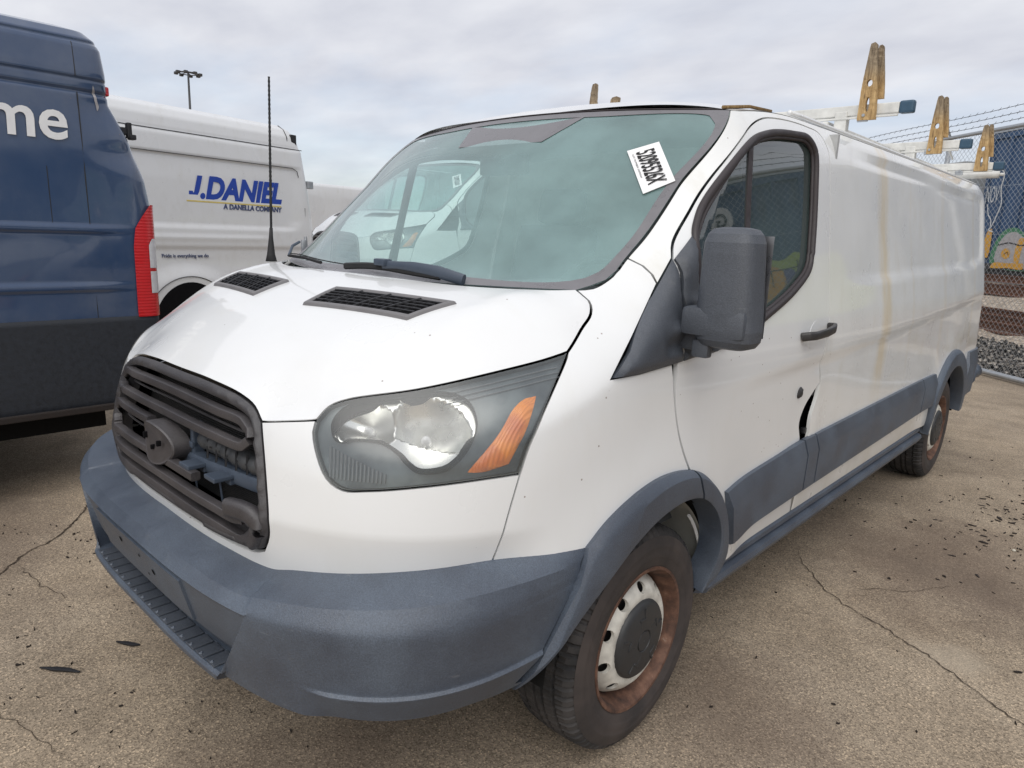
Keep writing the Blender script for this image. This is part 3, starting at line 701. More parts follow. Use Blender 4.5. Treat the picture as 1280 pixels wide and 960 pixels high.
# bumper on its own contour
NBm, AB, WB, Y0B = 3.4, .76, 1.022, -.030
_tb = np.linspace(0, pi/2, 500); _xb = np.sin(_tb)**(2/NBm); _yb = AB*(1-np.maximum(np.cos(_tb), 0)**(2/NBm))
_sb = np.concatenate([[0], np.cumsum(np.hypot(np.diff(_xb), np.diff(_yb)))])
ztop = pchip([0, .34, .504, .60, .69, .911, 1.097, 1.36], [.752, .744, .734, .752, .764, .789, .800, .788])
BAYW = [0, .05, .48, .53, .57, .80, .85, .90, 1.0]; BAYD = [0, .005, .040, .075, .080, .020, .012, .013, .022]; BAYZ = [.690, .682, .548, .500, .478, .480, .474, .460, .448]
def bum(tau, v):
    """tau -1..1 across, v 0..1 from the ledge at the top to the bottom"""
    a = abs(tau); sg = -1 if tau < 0 else 1
    zt = float(ztop(a*1.356)); zcr = .690+.022*float(sstep(a, .3, .6))-.006*a; zb = .468
    if v < .18: z = zcr; led = v/.18
    else: z = zcr+(zb-zcr)*((v-.18)/.82); led = 1
    yend = float(np.interp(z, [.46, .55, .66, .70, .79], [.50, .565, .63, .66, .715]))
    smax = float(np.interp(yend-Y0B, _yb, _sb)); s = a*smax; th = float(np.interp(s, _sb, _tb))
    x = WB*np.interp(th, _tb, _xb); y = Y0B+float(np.interp(th, _tb, _yb))
    nx = x**2.2*.9; n = np.array((nx, -(1-x**6)**.5 if x < 1 else 0, 0)); n /= np.linalg.norm(n)
    p = np.array((x, y, z)); d = 0
    if led < 1:
        q = S0(np.array(a*1.356), np.array(zt)) + np.array((0, .012, 0)); cb_ = p-n*.012*0
        # slopes down and out from the body, rounding over into the face
        k = led; q = SB(np.array(a*1.356), np.array(zt)) + np.array((0, .012, 0)); oo = float(np.interp(k, [0, .5, 1], [0, .80, 1])); zz_ = float(np.interp(k, [0, .5, 1], [0, .40 if a > .4 else .48, 1])); p = q+(cb_-q)*oo; p[2] = zt+(zcr-zt)*zz_
    if led >= 1:
        w_ = (v-.18)/.82; xb_ = .44+.15*min(1, max(0, 1-w_*1.02)); cr = 1-float(sstep(x, xb_-.003, xb_+.008))
        t = (z-zb)/(zcr-zb); lo = float(sstep(.552-z, 0, .010))*float(sstep(x, .72, .80))
        dc = -.030*(1-t) - .004*float(np.exp(-(zcr-z)/.012)) + .012*lo - .03*lo*(.552-z)/.08
        dm = float(np.interp(w_, BAYW, BAYD)); zm = float(np.interp(w_, BAYW, BAYZ))
        d = dc*(1-cr)-dm*cr; p[2] = z*(1-cr)+zm*cr
    p += n*d
    p[0] *= sg
    return p
tt = np.concatenate([np.linspace(-1, -.5, 40), np.linspace(-.5, -.30, 60)[1:], np.linspace(-.30, .30, 40)[1:], np.linspace(.30, .5, 60)[1:], np.linspace(.5, 1, 40)[1:]])
vv = np.concatenate([np.linspace(0, .18, 9), np.linspace(.18, .25, 6)[1:], np.linspace(.25, .9, 62)[1:], np.linspace(.9, 1, 5)[1:]])
BG = np.array([[bum(a, v) for v in vv] for a in tt]); tuck = BG[:, -1].copy(); tuck[:, 1] += .05; tuck[:, 2] -= .012; tuck2 = tuck.copy(); tuck2[:, 1] += .10; tuck2[:, 0] *= .97
BG = np.concatenate([BG, tuck[:, None], tuck2[:, None]], 1)
bumper = MB().grid(BG[::-1]).build('front_bumper', 'grey_plastic', van, smooth=True); 
autosmooth(bumper, 24)
# number plate pad with screw holes, following the face of the bay
def bay(x, z, o_=0.0):
    return (x, Y0B+float(np.interp(abs(x), WB*_xb, _yb))+float(np.interp(z, [.548, .682, .690], [.040, .005, 0]))-o_, z)
zs_p = np.linspace(.556, .676, 5); xs_p = np.linspace(-.31, .31, 15)
Gp = np.array([[bay(x, z, .007) for z in zs_p] for x in xs_p]); Gb = np.array([[bay(x, z, -.01) for z in zs_p] for x in xs_p])
m = MB(); m.grid(Gp)
for a_, b_ in ((Gp[0], Gb[0]), (Gb[-1], Gp[-1])): m.grid(np.stack([a_, b_]))
m.grid(np.stack([Gb[:, 0], Gp[:, 0]])); m.grid(np.stack([Gp[:, -1], Gb[:, -1]]))
pad = m.build('plate_pad', 'grey_plastic', bumper); autosmooth(pad, 40)
for x, z, r in ((-.115, .640, .009), (.115, .622, .009), (.03, .642, .005), (.06, .594, .004)):
    V = [bay(x+r*cos(t), z+r*sin(t), .0085) for t in np.linspace(0, 2*pi, 12, endpoint=False)]; mk('screw_hole', V, [tuple(range(12))], 'dark_cavity', bumper, smooth=False)
for i, x in enumerate(np.linspace(-.405, .405, 16)):
    yb = Y0B+float(np.interp(abs(x), WB*_xb, _yb)); MB().rbox((x, yb+.048, .4815), (.046, .054, .006), .002).build('step_tread', 'mirror_plastic', bumper)
    MB().lathe([(.4845, .0005), (.4875, .003), (.4845, .006)], 8, c=(x, yb+.026, 0), axis='z').build('tread_stud', 'grey_plastic', bumper)

# headlights
hl = loop(SP['hl_low'], SP['hl_top'], SP['hl_side'])
hls = hl[::-1] if area(hl) < 0 else hl
def lensfn(off): return lambda s, z: SBo(off)(s, z)
AMB = loop(spline([(1.134,1.182),(1.108,1.178),(1.082,1.159),(1.054,1.109),(.992,1.018)]), spline([(.992,1.018),(1.027,1.016),(1.091,1.030)]), spline([(1.091,1.030),(1.113,1.091),(1.134,1.182)]))
REF = closed([(.838+(a_-.838)*1.10+.008, 1.098+(b_-1.098)*1.12+.004) for a_, b_ in [(.689,1.113),(.719,1.138),(.837,1.159),(.899,1.171),(.937,1.168),(.961,1.155),(.975,1.119),(.962,1.074),(.941,1.045),(.923,1.031),(.87,1.026),(.844,1.041),(.823,1.061),(.788,1.079),(.736,1.081),(.694,1.075),(.684,1.097)]], .006)
def housing(s, z): return SBo(-.016)(s, z)
def bowl(s, z):
    # two dishes meeting in a crease, with a flat shelf under the main bulb
    r1 = np.hypot((s-.893)/.098, (z-1.098)/.085); r2_ = np.hypot((s-.748)/.085, (z-1.118)/.050)
    d1 = .085*np.maximum(0, 1-r1**2)**.8; d2 = .060*np.maximum(0, 1-r2_**2)**.8
    sh = np.where((z < 1.082-.25*(s-.89)) & (r1 < 1.0), .45, 1.0)
    dd = np.maximum(d1*sh, d2)
    return SBo(0)(s, z)-nrm(SB, s, z)*(.022+dd)[..., None]
for sg in (1, -1):
    hd = empty('headlight', (sg*.80, .35, 1.1), '', ''); hd.parent = van; hd.location = Vector((sg*.80, .35, 1.1))-van.location
    del hd['label']; del hd['category']
    tmp = []
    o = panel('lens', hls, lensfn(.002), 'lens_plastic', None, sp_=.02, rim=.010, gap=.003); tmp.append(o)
    o = panel('housing', hls, housing, 'headlamp_bezel', None, holes=[REF], sp_=.016, rim=-.014, gap=.003); tmp.append(o)
    o = panel('reflector', REF, bowl, 'reflector_chrome', None, sp_=.0055, rim=-.012, gap=-.001); tmp.append(o)
    o = panel('turn_signal', AMB, SBo(-.014), 'amber_plastic', None, sp_=.014, rim=.012, gap=0, raise_=(.006, .008)); tmp.append(o)
    rgb = MB()
    for i in range(15):
        s0 = .668+i*.0095; pts = [SBo(-.013)(np.array(s0+.25*(1.075-zz)*.2), np.array(zz)) for zz in np.linspace(.992+.0*i, 1.062-.0035*i, 5)]
        rgb.tube(pts, .0028, 5)
    tmp.append(rgb.build('lamp_ribs', 'lamp_grey', None))
    for zo in (.010, .020, .030): tmp.append(MB().tube([SBo(-.013)(np.array(q_[0]), np.array(q_[1]-zo)) for q_ in spline([(.93, 1.196), (1.05, 1.222), (1.16, 1.244), (1.20, 1.25)], .03)], .0016, 5).build('bezel_step', 'lamp_grey', None))
    for (s0, z0, r) in ((.885, 1.10, .012), (.745, 1.113, .010)):
        c0 = SBo(-.085)(np.array(s0), np.array(z0)); n0 = nrm(SB, np.array(s0), np.array(z0)); tmp.append(MB().tube([c0, c0+n0*.03, c0+n0*.045], r, 10, rr=[r, r, r*.4]).build('bulb', 'clear_plastic', None, smooth=True))
    for o in tmp:
        if sg < 0:
            me = o.data; bm = bmesh.new(); bm.from_mesh(me)
            for v in bm.verts: v.co.x *= -1
            bmesh.ops.reverse_faces(bm, faces=list(bm.faces)); bm.to_mesh(me); bm.free(); o.location.x *= -1
        o.parent = hd; o.location = o.location-wloc(hd)

# grille
go = loop(SP['gr_top'], SP['gr_right'], SP['gr_bot']); goh = go
gfull = loop(goh[:-1], [goh[-1]], (goh[1:-1]*[-1, 1])[::-1]); gfull = gfull if area(gfull) > 0 else gfull[::-1]
gfull = inset(gfull, .006); gin = inset(gfull, .026)
gri = empty('grille', (0, .1, .96), '', ''); del gri['label']; del gri['category']; gri.parent = van; gri.location = Vector((0, .1, .96))-van.location
panel('grille_frame', gfull, SBo(-.002), 'frame_plastic', gri, holes=[gin], sp_=.012, rim=.05, gap=.000, raise_=(.010, .005))
panel('radiator_core', inset(gfull, .006), SBo(-.095), 'fine_mesh', gri, sp_=.04, rim=-.09, gap=0)
def gl(pts, off=-.006): return [SBo(off)(np.array(p[0]), np.array(p[1])) for p in spline(pts, .02)]
def bar(pts, name='slat', hw=.0118, off=-.006, capl=True):
    m = MB(); m.tube(gl(pts, off), 1.0, 16, sq=(.0125, hw, .30)); o = m.build(name, 'grille_plastic', gri); autosmooth(o, 28); return o
def zb_(s, zc_, drop): return zc_-drop*(s/.45)**2
def row(zc_, drop, a, b_, n=9): return [(s, zb_(s, zc_, drop)) for s in np.linspace(a, b_, n)]
def hook(zu, du, zl, dl, a, b_):
    """a slat that turns back on itself at one end or both"""
    up, lo = row(zu, du, a, b_), row(zl, dl, a, b_); zm = lambda s: (zb_(s, zu, du)+zb_(s, zl, dl))/2
    return up, lo, zm
U1, L1, zm = hook(1.092, .018, 1.030, .012, -.425, .395)
bar([(-.425, 1.012)]+[(-.452, 1.030), (-.450, 1.058)]+U1+[(.425, 1.062), (.432, 1.044)]); bar([(-.452, 1.028)]+L1+[(.405, 1.022), (.428, 1.040)])
U2 = row(.985, .012, -.435, -.10); L2 = row(.905, .014, -.44, .215)
bar([(-.44, .900), (-.468, .915), (-.466, .950)]+U2); bar([(-.468, .918)]+L2)
U3 = row(.858, .018, -.455, .33); L3 = row(.812, .02, -.44, .43)
bar([(-.452, .800), (-.475, .812), (-.472, .826)]+U3+[(.40, .842), (.44, .848)]); bar([(-.472, .812)]+L3+[(.455, .806)])
m = MB(); ck = spline([(.385, .868), (.44, .872), (.478, .866), (.492, .846), (.484, .820), (.462, .800)], .01); m.tube([SBo(.0)(np.array(a), np.array(b_)) for a, b_ in ck], 1.0, 12, sq=(.017, .024, .6)); o = m.build('broken_slat_end', 'grille_plastic', gri); autosmooth(o, 55)
for z_, dr in ((1.060, .015), (.945, .013), (.836, .018)):
    m = MB(); m.tube(gl(row(z_, dr, -.43, .37 if z_ != .945 else -.02), -.030), .0035, 6); m.build('thin_rib', 'frame_plastic', gri)
# emblem mount left behind by the missing badge
m = MB(); n = 40; c0 = SB(np.array(.005), np.array(.945))
rings = []
for (yy, k) in ((-.026, .90), (-.027, .965), (-.022, 1.0), (.024, 1.0)):
    rings.append([(c0[0]-.012+.100*k*cos(t), c0[1]+yy+.10*(.112*cos(t))**2*0+.02*abs(cos(t))**2, c0[2]+.060*k*sin(t)) for t in np.linspace(0, 2*pi, n, endpoint=False)])
for i in range(3):
    kk = len(m.v); m.v += rings[i]+rings[i+1]
    for j in range(n): m.f.append((kk+j, kk+n+j, kk+n+(j+1) % n, kk+(j+1) % n))
kk = len(m.v); m.v += rings[0]; m.f.append(tuple(kk+j for j in range(n)))
o = m.build('emblem_mount', 'grille_plastic', gri); autosmooth(o, 40)
for dx, dz, w_, h_ in ((-.050, .012, .010, .018), (.000, -.012, .008, .014), (.045, .008, .010, .016)): MB().rbox((c0[0]-.012+dx, c0[1]-.022, c0[2]+dz), (w_, .012, h_), .003).build('mount_socket', 'dark_cavity', gri)
m = MB(); m.tube([SBo(-.06)(np.array(s), np.array(z)) for s, z in ((.02, .918), (.20, .925), (.40, .928), (.50, .925))], 1.0, 10, sq=(.02, .020, .4)); o = m.build('cross_beam', 'beam_plastic', gri); autosmooth(o, 40)
m = MB(); p = SBo(-.05)(np.array(.10), np.array(.99)); m.rbox(p+np.array((0, .0, -.02)), (.02, .03, .11), .004); m.rbox(p+np.array((-.03, -.01, -.028)), (.08, .02, .018), .004); m.build('beam_bracket', 'beam_plastic', gri)
for s0 in (.165, .300):
    p = SBo(-.022)(np.array(s0), np.array(.922)); m = MB(); m.rbox(p, (.058, .055, .012), .003); m.rbox(p+np.array((.01, .025, -.012)), (.03, .02, .02), .003)
    m.tube([p+np.array((0, .0, -.01)), p+np.array((0, .006, -.075))], .003, 5); m.build('clip', 'beam_plastic', gri)
hp = [SBo(-.055)(np.array(s), np.array(z)) for s, z in spline([(.14, .985), (.25, .982), (.36, .974), (.50, .966)], .0065)]
m = MB(); m.tube(hp, .022, 12, rr=[.022+.0035*abs(sin(i*.52)) for i in range(len(hp))]); m.build('intake_hose', 'hose_grey', gri, smooth=True)
m = MB(); sp2 = [SBo(-.034)(np.array(s), np.array(z)) for s, z in ((.2, .980), (.36, .972), (.5, .965))]; m.tube(sp2, .003, 5)
for s0 in np.linspace(.2, .48, 7): m.tube([SBo(-.033)(np.array(s0), np.array(.996)), SBo(-.033)(np.array(s0+.012), np.array(.948))], .003, 5)
m.build('hose_guard', 'black_plastic', gri)

# arch cladding, mouldings, sills
ao, ai = SP['arch_out'], SP['arch_in']
ca = int(np.argmin(np.abs(ao[:, 0]-1.846)+np.abs(ao[:, 1]-.878))); ci = int(np.argmin(np.abs(ai[:, 0]-1.90)+np.abs(ai[:, 1]-.782)))
A1 = loop(ao[:ca+1], ai[:ci+1][::-1]); A2 = loop(ao[ca:], ai[ci:][::-1])
def resamp(P, n):
    P = np.asarray(P, float); L_ = np.concatenate([[0], np.cumsum(np.hypot(*np.diff(P, axis=0).T))]); t = np.linspace(0, L_[-1], n); return np.column_stack([np.interp(t, L_, P[:, 0]), np.interp(t, L_, P[:, 1])])
def ribbon(name, A, B, prof, mat, n=40, ang=22, mir=True):
    A, B = resamp(A, n), resamp(B, n); rows = []
    for t, h in prof:
        q = A*(1-t)+B*t; rows.append(SB(q[:, 0], q[:, 1])+nrm(SB, q[:, 0], q[:, 1])*h)
    G = np.array(rows); q = (A+B)/2; nn = nrm(SB, q[:, 0], q[:, 1])
    e0 = G[:, :1]-nn[:1]*np.maximum(.0, np.array([h+.006 for _, h in prof]))[:, None, None]; e1 = G[:, -1:]-nn[-1:]*np.maximum(.0, np.array([h+.006 for _, h in prof]))[:, None, None]
    G = np.concatenate([e0, G, e1], 1); m_ = len(prof)//2; fl = np.cross(G[m_+1, n//2]-G[m_, n//2], G[m_, n//2+1]-G[m_, n//2]) @ nn[n//2] < 0
    for sg in ((1, -1) if mir else (1,)):
        H = G*[sg, 1, 1]; H = H[::-1] if (fl != (sg < 0)) else H
        o = MB().grid(H).build(name, mat, van); me = o.data
        for p_ in me.polygons: p_.use_smooth = True
        bm = bmesh.new(); bm.from_mesh(me)
        for e in bm.edges:
            if len(e.link_faces) == 2 and e.calc_face_angle(0) > rad(ang): e.smooth = False
        bm.to_mesh(me); bm.free()
APROF = [(0, -.004), (0.0, .013), (.10, .024), (.22, .031), (.80, .034), (.97, .031), (1.0, .022), (1.0, -.055)]
gp = .0016
ribbon('arch_cladding', ao[:ca], ai[:ci], APROF, 'grey_plastic', 60); ribbon('arch_cladding', ao[ca:], ai[ci:], APROF, 'grey_plastic', 50)
ra_o = [(sy(4.78+.55*cos(t), .36+.55*sin(t)), .36+.55*sin(t)) for t in np.linspace(.12, pi-.75, 40)]+[(sy(4.33, .70), .70), (sy(4.305, .60), .60), (sy(4.32, .48), .48), (sy(4.345, .40), .40)]
ra_i = [(sy(4.78+.44*cos(t), .36+.44*sin(t)), .36+.44*sin(t)) for t in np.linspace(.14, pi-.10, 44)]
ribbon('arch_cladding', ra_o, ra_i, APROF, 'grey_plastic', 70)
MPROF = [(0, -.004), (.012, .013), (.27, .030), (.955, .025), (1.0, .012), (1.0, -.004)]
zt_ = lambda y: np.interp(y, [1.4, 2.2, 3.8, 4.6], [.742, .781, .798, .800]); zb_2 = lambda y: np.interp(y, [1.4, 1.5, 2.3, 4.1, 4.7], [.54, .535, .553, .585, .60])
def band(name, ya_, yb_, ya2, yb2, cornered=False):
    A = [(sy(y, zt_(y)), zt_(y)) for y in np.linspace(ya_, yb_, 30)]; B = [(sy(y, zb_2(y)), zb_2(y)) for y in np.linspace(ya2, yb2, 30)]; ribbon(name, A, B, MPROF, 'grey_plastic', 40)
band('door_moulding', 1.455, 2.168, 1.528, 2.190); band('pillar_moulding', 2.181, 2.292, 2.203, 2.314); band('side_moulding', 2.305, 4.020, 2.327, 4.040); band('side_moulding', 4.033, 4.325, 4.053, 4.300)
ribbon('rear_quarter_moulding', [(sy(y, .845), .845) for y in np.linspace(5.30, 5.74, 20)], [(sy(y, .50), .50) for y in np.linspace(5.22, 5.70, 20)], MPROF, 'grey_plastic', 30)
for s_ in (1, -1):
    prof = [(.93, .470), (.978, .466), (.992, .455), (.992, .436), (.975, .430), (.975, .424), (1.004, .416), (1.010, .398), (.998, .372), (.94, .356), (.86, .36)]
    G = np.array([[(s_*(x-(.03 if y < 1.44 or y > 4.24 else 0)), y, z) for x, z in prof] for y in [1.405, 1.44]+list(np.linspace(1.6, 4.1, 12))+[4.24, 4.275]])
    o = MB().grid(G if s_ < 0 else G[::-1]).build('sill', 'grey_plastic', van); autosmooth(o, 30)

# door furniture, both sides: glass, seal, divider, handle, lock, sail panel, mirror
def sided(fnbuild):
    for sg in (1, -1): fnbuild(sg)
dR = doors[1]
def flip(o):
    bm = bmesh.new(); bm.from_mesh(o.data)
    for v in bm.verts: v.co.x *= -1
    bmesh.ops.reverse_faces(bm, faces=list(bm.faces)); bm.to_mesh(o.data); bm.free(); o.location.x *= -1
def attach(o, sg, par):
    if sg < 0: flip(o)
    o.parent = par; o.location = o.location-wloc(par)
SAIL = loop(spline([(1.668,1.497),(1.785,1.588)], sharp=True), spline([(1.785,1.588),(1.752,1.50),(1.748,1.40),(1.752,1.325)]), spline([(1.752,1.325),(1.82,1.285),(1.93,1.262),(1.93,1.226)]), spline([(1.93,1.226),(1.793,1.221),(1.668,1.212)]), spline([(1.668,1.212),(1.672,1.283),(1.654,1.392),(1.67,1.463),(1.668,1.497)]))
TRI = loop(spline([(1.337,1.201),(1.431,1.294),(1.589,1.429),(1.665,1.498)]), spline([(1.665,1.498),(1.662,1.463),(1.646,1.392),(1.662,1.283),(1.660,1.212)]), spline([(1.660,1.212),(1.455,1.202),(1.337,1.201)]))
def tri_d(V2, P):
    e = pdist(V2, TRI if area(TRI) > 0 else TRI[::-1]); 
    return .020*np.sqrt(np.clip(1-(1-np.clip(e/.030, 0, 1))**2, 0, 1)) - .016*np.exp(-((V2[:, 1]-1.262+.0*V2[:, 0])/.020)**2)*sstep(V2[:, 0], 1.52, 1.58) + .012*np.exp(-((V2[:, 1]-1.305)/.015)**2)*sstep(V2[:, 0], 1.54, 1.6)
def sail_d(V2, P):
    e = pdist(V2, SAIL if area(SAIL) > 0 else SAIL[::-1])
    return .020*np.sqrt(np.clip(1-(1-np.clip(e/.03, 0, 1))**2, 0, 1)) - .008*np.exp(-((V2[:, 1]-1.262)/.020)**2) + .008*np.exp(-((V2[:, 1]-1.375)/.018)**2)
def door_bits(sg):
    par = dL if sg > 0 else dR
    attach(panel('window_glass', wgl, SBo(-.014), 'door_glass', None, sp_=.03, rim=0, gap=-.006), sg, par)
    q = inset(wout, .006); m = MB(); pp = SBo(.001)(q[:, 0], q[:, 1]); k_n = len(pp); m.tube(list(pp)+[pp[0], pp[1]], 1.0, 10, caps=False, sq=(.011, .013, .7)); q2 = inset(wout, .019); pp = SBo(-.006)(q2[:, 0], q2[:, 1]); m.tube(list(pp)+[pp[0], pp[1]], .007, 8, caps=False)
    attach(m.build('window_seal', 'weatherstrip', None, smooth=True), sg, par)
    attach(panel('window_divider', loop(spline([(2.155,1.872),(2.192,1.888)], sharp=True), spline([(2.192,1.888),(2.142,1.588),(2.10,1.25)]), spline([(2.10,1.25),(2.068,1.25),(2.110,1.588),(2.155,1.872)])), SBo(-.010), 'weatherstrip', None, sp_=.02, rim=.02, gap=0, raise_=(.005, .01)), sg, par)
    attach(panel('sail_panel', SAIL, SBo(0), 'mirror_plastic', None, sp_=.014, rim=.03, gap=.002, disp=sail_d), sg, par)
    # handle
    m = MB(); pts = [SBo(o_)(np.array(s), np.array(z)) for s, z, o_ in ((2.555, 1.212, .004), (2.560, 1.215, .030), (2.60, 1.214, .040), (2.70, 1.218, .045), (2.78, 1.226, .042), (2.822, 1.232, .030), (2.828, 1.233, .004))]
    m.tube(pts, 1.0, 10, sq=(.010, .017, .7)); o = m.build('door_handle', 'handle_black', None); autosmooth(o, 50); attach(o, sg, par)
    ring = closed([(2.69+.052*cos(t), 1.212+.052*sin(t)) for t in np.linspace(0, 2*pi, 16, endpoint=False)], .008)
    def cupf(s, z): r = np.hypot(s-2.69, z-1.212); return SBo(.0015)(s, z)
    attach(panel('handle_cup', ring, SBo(.0018), 'white_paint', None, sp_=.012, rim=.003, gap=0, disp=lambda V2, P: -.001-.0*V2[:, 0]), sg, par)
    c_ = closed([(2.715+.020*cos(t), .985+.023*sin(t)) for t in np.linspace(0, 2*pi, 14, endpoint=False)], .006)
    attach(panel('lock_cover', c_, SBo(.0), 'handle_black', None, sp_=.01, rim=.01, gap=0, raise_=(.010, .012)), sg, par)
sided(door_bits)
for o in vp('mirror_triangle', TRI, 'mirror_plastic', mirror=True, sp_=.014, rim=.02, gap=.002, disp=tri_d): pass
def mirror(sg):
    e = empty('side_mirror', (sg*1.08, 1.15, 1.25), '', ''); del e['label']; del e['category']; e.parent = van; e.location = Vector((sg*1.08, 1.15, 1.25))-van.location
    # housing: superellipsoid sections stacked in z, flat towards the rear
    m = MB(); n = 28; rows = []
    zs = [1.268, 1.275, 1.292, 1.32, 1.37, 1.42, 1.47, 1.52, 1.55, 1.572, 1.585, 1.590]
    for z in zs:
        t = (z-1.268)/(1.590-1.268); k = min(1, (1-abs(2*t-1)**7)**.5+.02); hw_ = (.088-.016*t-.016*(t > .99)) * (.55+.45*min(1, k*1.05)); cx = 1.122-.008*t; dp = .075*(.45+.55*k)
        rw = []
        for j in range(n):
            a = 2*pi*j/n; ca, sa = cos(a), sin(a); ex = .55 if sa < 0 else .35
            rw.append((sg*(cx+hw_*np.sign(ca)*abs(ca)**.55), 1.150+dp*np.sign(sa)*abs(sa)**ex*(1.0 if sa < 0 else .45)-.02*(1-t)*0, z))
        rows.append(rw)
    for i in range(len(rows)-1):
        kk = len(m.v); m.v += rows[i]+rows[i+1]
        for j in range(n): m.f.append((kk+j, kk+(j+1) % n, kk+n+(j+1) % n, kk+n+j) if sg > 0 else (kk+n+j, kk+n+(j+1) % n, kk+(j+1) % n, kk+j))
    m.f.append(tuple(range(n))[::-1]); kk = len(m.v); m.v += rows[-1]; m.f.append(tuple(kk+j for j in range(n)))
    o = m.build('mirror_housing', 'mirror_plastic', e); autosmooth(o, 42)
    m = MB(); m.grid(np.array([[(sg*x, 1.186, z) for z in (1.30, 1.57)] for x in (1.04, 1.20)])); m.build('mirror_glass', 'silver_metal', e)
    m = MB(); m.rbox((sg*1.100, 1.132, 1.338), (.186, .112, .080), .018); m.rbox((sg*1.005, 1.17, 1.30), (.10, .10, .10), .015); o = m.build('mirror_band', 'mirror_plastic', e); autosmooth(o, 40)
    m = MB(); m.tube([(sg*.955, 1.20, 1.262), (sg*1.02, 1.18, 1.268), (sg*1.07, 1.165, 1.285)], .04, 12, rr=[.05, .044, .036]); m.rbox((sg*1.062, 1.115, 1.262), (.05, .03, .05), .008)
    o = m.build('mirror_arm', 'mirror_plastic', e); autosmooth(o, 40)
mirror(1)
# the far mirror is gone: only its bracket is left
m = MB(); m.tube([(-.965, 1.13, 1.30), (-1.0, 1.12, 1.33), (-1.005, 1.12, 1.50)], .02, 8, rr=[.016, .014, .007]); m.rbox((-1.0, 1.11, 1.40), (.010, .03, .17), .003); m.rbox((-.975, 1.14, 1.36), (.02, .015, .12), .003)
o = m.build('mirror_bracket', 'galvanised', van); autosmooth(o, 40)

# wheels
TW, TR = .1175, .355
def tyre_profile():
    out_ = [(.098, .215), (.112, .235), (.1175, .275), (.114, .305), (.108, .325)]
    tread = [(.104, .334), (.097, .343), (.086, .349), (.062, .352), (.060, .344), (.052, .344), (.050, .353), (.021, .355), (.019, .346), (.010, .346), (.008, .355)]
    return out_, tread
so_, tr_ = tyre_profile()
full_tread = [so_[-1]]+tr_+[(-a, r) for a, r in tr_[::-1]]+[(-so_[-1][0], so_[-1][1])]
NSEG = 66*6
def sipe(i, th):
    a = abs(full_tread[i][0]); k = (th/(2*pi)*66) % 1; kk = ((th/(2*pi)*66)+.5) % 1
    if a > .066: return -.011 if k < .17 else 0
    if a > .024: return -.005 if kk < .17 else 0
    return -.003 if k < .17 else 0
def wheel_meshes():
    R = {}
    m = MB().lathe(full_tread, NSEG, disp=sipe); R['tyre'] = (m, 'tyre_rubber', 28)
    side = [(.098, .214), (.106, .222), (.113, .240), (.1165, .255), (.1172, .2575), (.1182, .259), (.1185, .275), (.1168, .29), (.1175, .292), (.1170, .296), (.114, .309), (.1085, .3255)]
    m = MB().lathe(side, 96); m2 = [(-a, r) for a, r in side]; m.lathe(m2[::-1], 96); R['sidewall'] = (m, 'tyre_sidewall', 60)
    rim = [(.098, .212), (.108, .229), (.112, .228), (.111, .219), (.100, .211), (.080, .204), (.05, .198), (.02, .190), (-.03, .186), (-.09, .198), (-.10, .214)]
    m = MB().lathe(rim, 96); R['rim'] = (m, 'rim_rust', 40)
    # disc with hand holes
    th = np.linspace(0, 2*pi, 96, endpoint=False); outer = np.stack([.190*np.cos(th), .190*np.sin(th)], 1); holes = []
    for i in range(10):
        a = 2*pi*(i+.35)/10; t_ = np.linspace(0, 2*pi, 16, endpoint=False); hx = .160+.0150*np.cos(t_); hy_ = .0190*np.sin(t_); holes.append(np.stack([hx*cos(a)-hy_*sin(a), hx*sin(a)+hy_*cos(a)], 1))
    V2, T = tri2d(outer, holes, .012); rr = np.hypot(V2[:, 0], V2[:, 1]); pf = pchip([0, .115, .128, .142, .158, .172, .184, .191], [.098, .098, .103, .103, .094, .080, .062, .050])
    V = np.column_stack([pf(rr), V2]); F = [tuple(t) for t in T]; k = len(V)
    m = MB().add(V, F)
    for h in holes:
        r0 = np.hypot(h[:, 0], h[:, 1]); a0 = np.column_stack([pf(r0), h]); b0 = a0-[.012, 0, 0]; q = len(m.v); nn = len(h); m.v += [tuple(p) for p in a0]+[tuple(p) for p in b0]
        m.f += [(q+j, q+(j+1) % nn, q+nn+(j+1) % nn, q+nn+j) for j in range(nn)]
    R['wheel_disc'] = (m, 'wheel_dust', 45)
    m = MB().lathe([(.124, .001), (.124, .030), (.120, .031), (.1205, .034), (.1245, .036), (.1235, .07), (.119, .104), (.115, .116), (.108, .123), (.098, .126)], 72)
    for i in range(5):
        a = 2*pi*i/5+.3; c_, s_ = cos(a), sin(a); R3 = np.array([[1, 0, 0], [0, c_, -s_], [0, s_, c_]])
        p = R3 @ np.array((.1185, .092, 0)); m.rbox(p, (.010, .030, .008), .003, R3); p = R3 @ np.array((.1215, .074, .014)); m.rbox(p, (.009, .008, .030), .003, R3)
        p = R3 @ np.array((.1225, .055, .02)); m.rbox(p, (.004, .03, .006), .0015, R3)
    R['hub_cap'] = (m, 'hub_black', 35)
    m = MB().lathe([(.05, .0), (.045, .19), (-.06, .19), (-.06, 0)], 32); R['brake_drum'] = (m, 'dark_steel', 40)
    return R
WM = wheel_meshes(); wheel_src = None
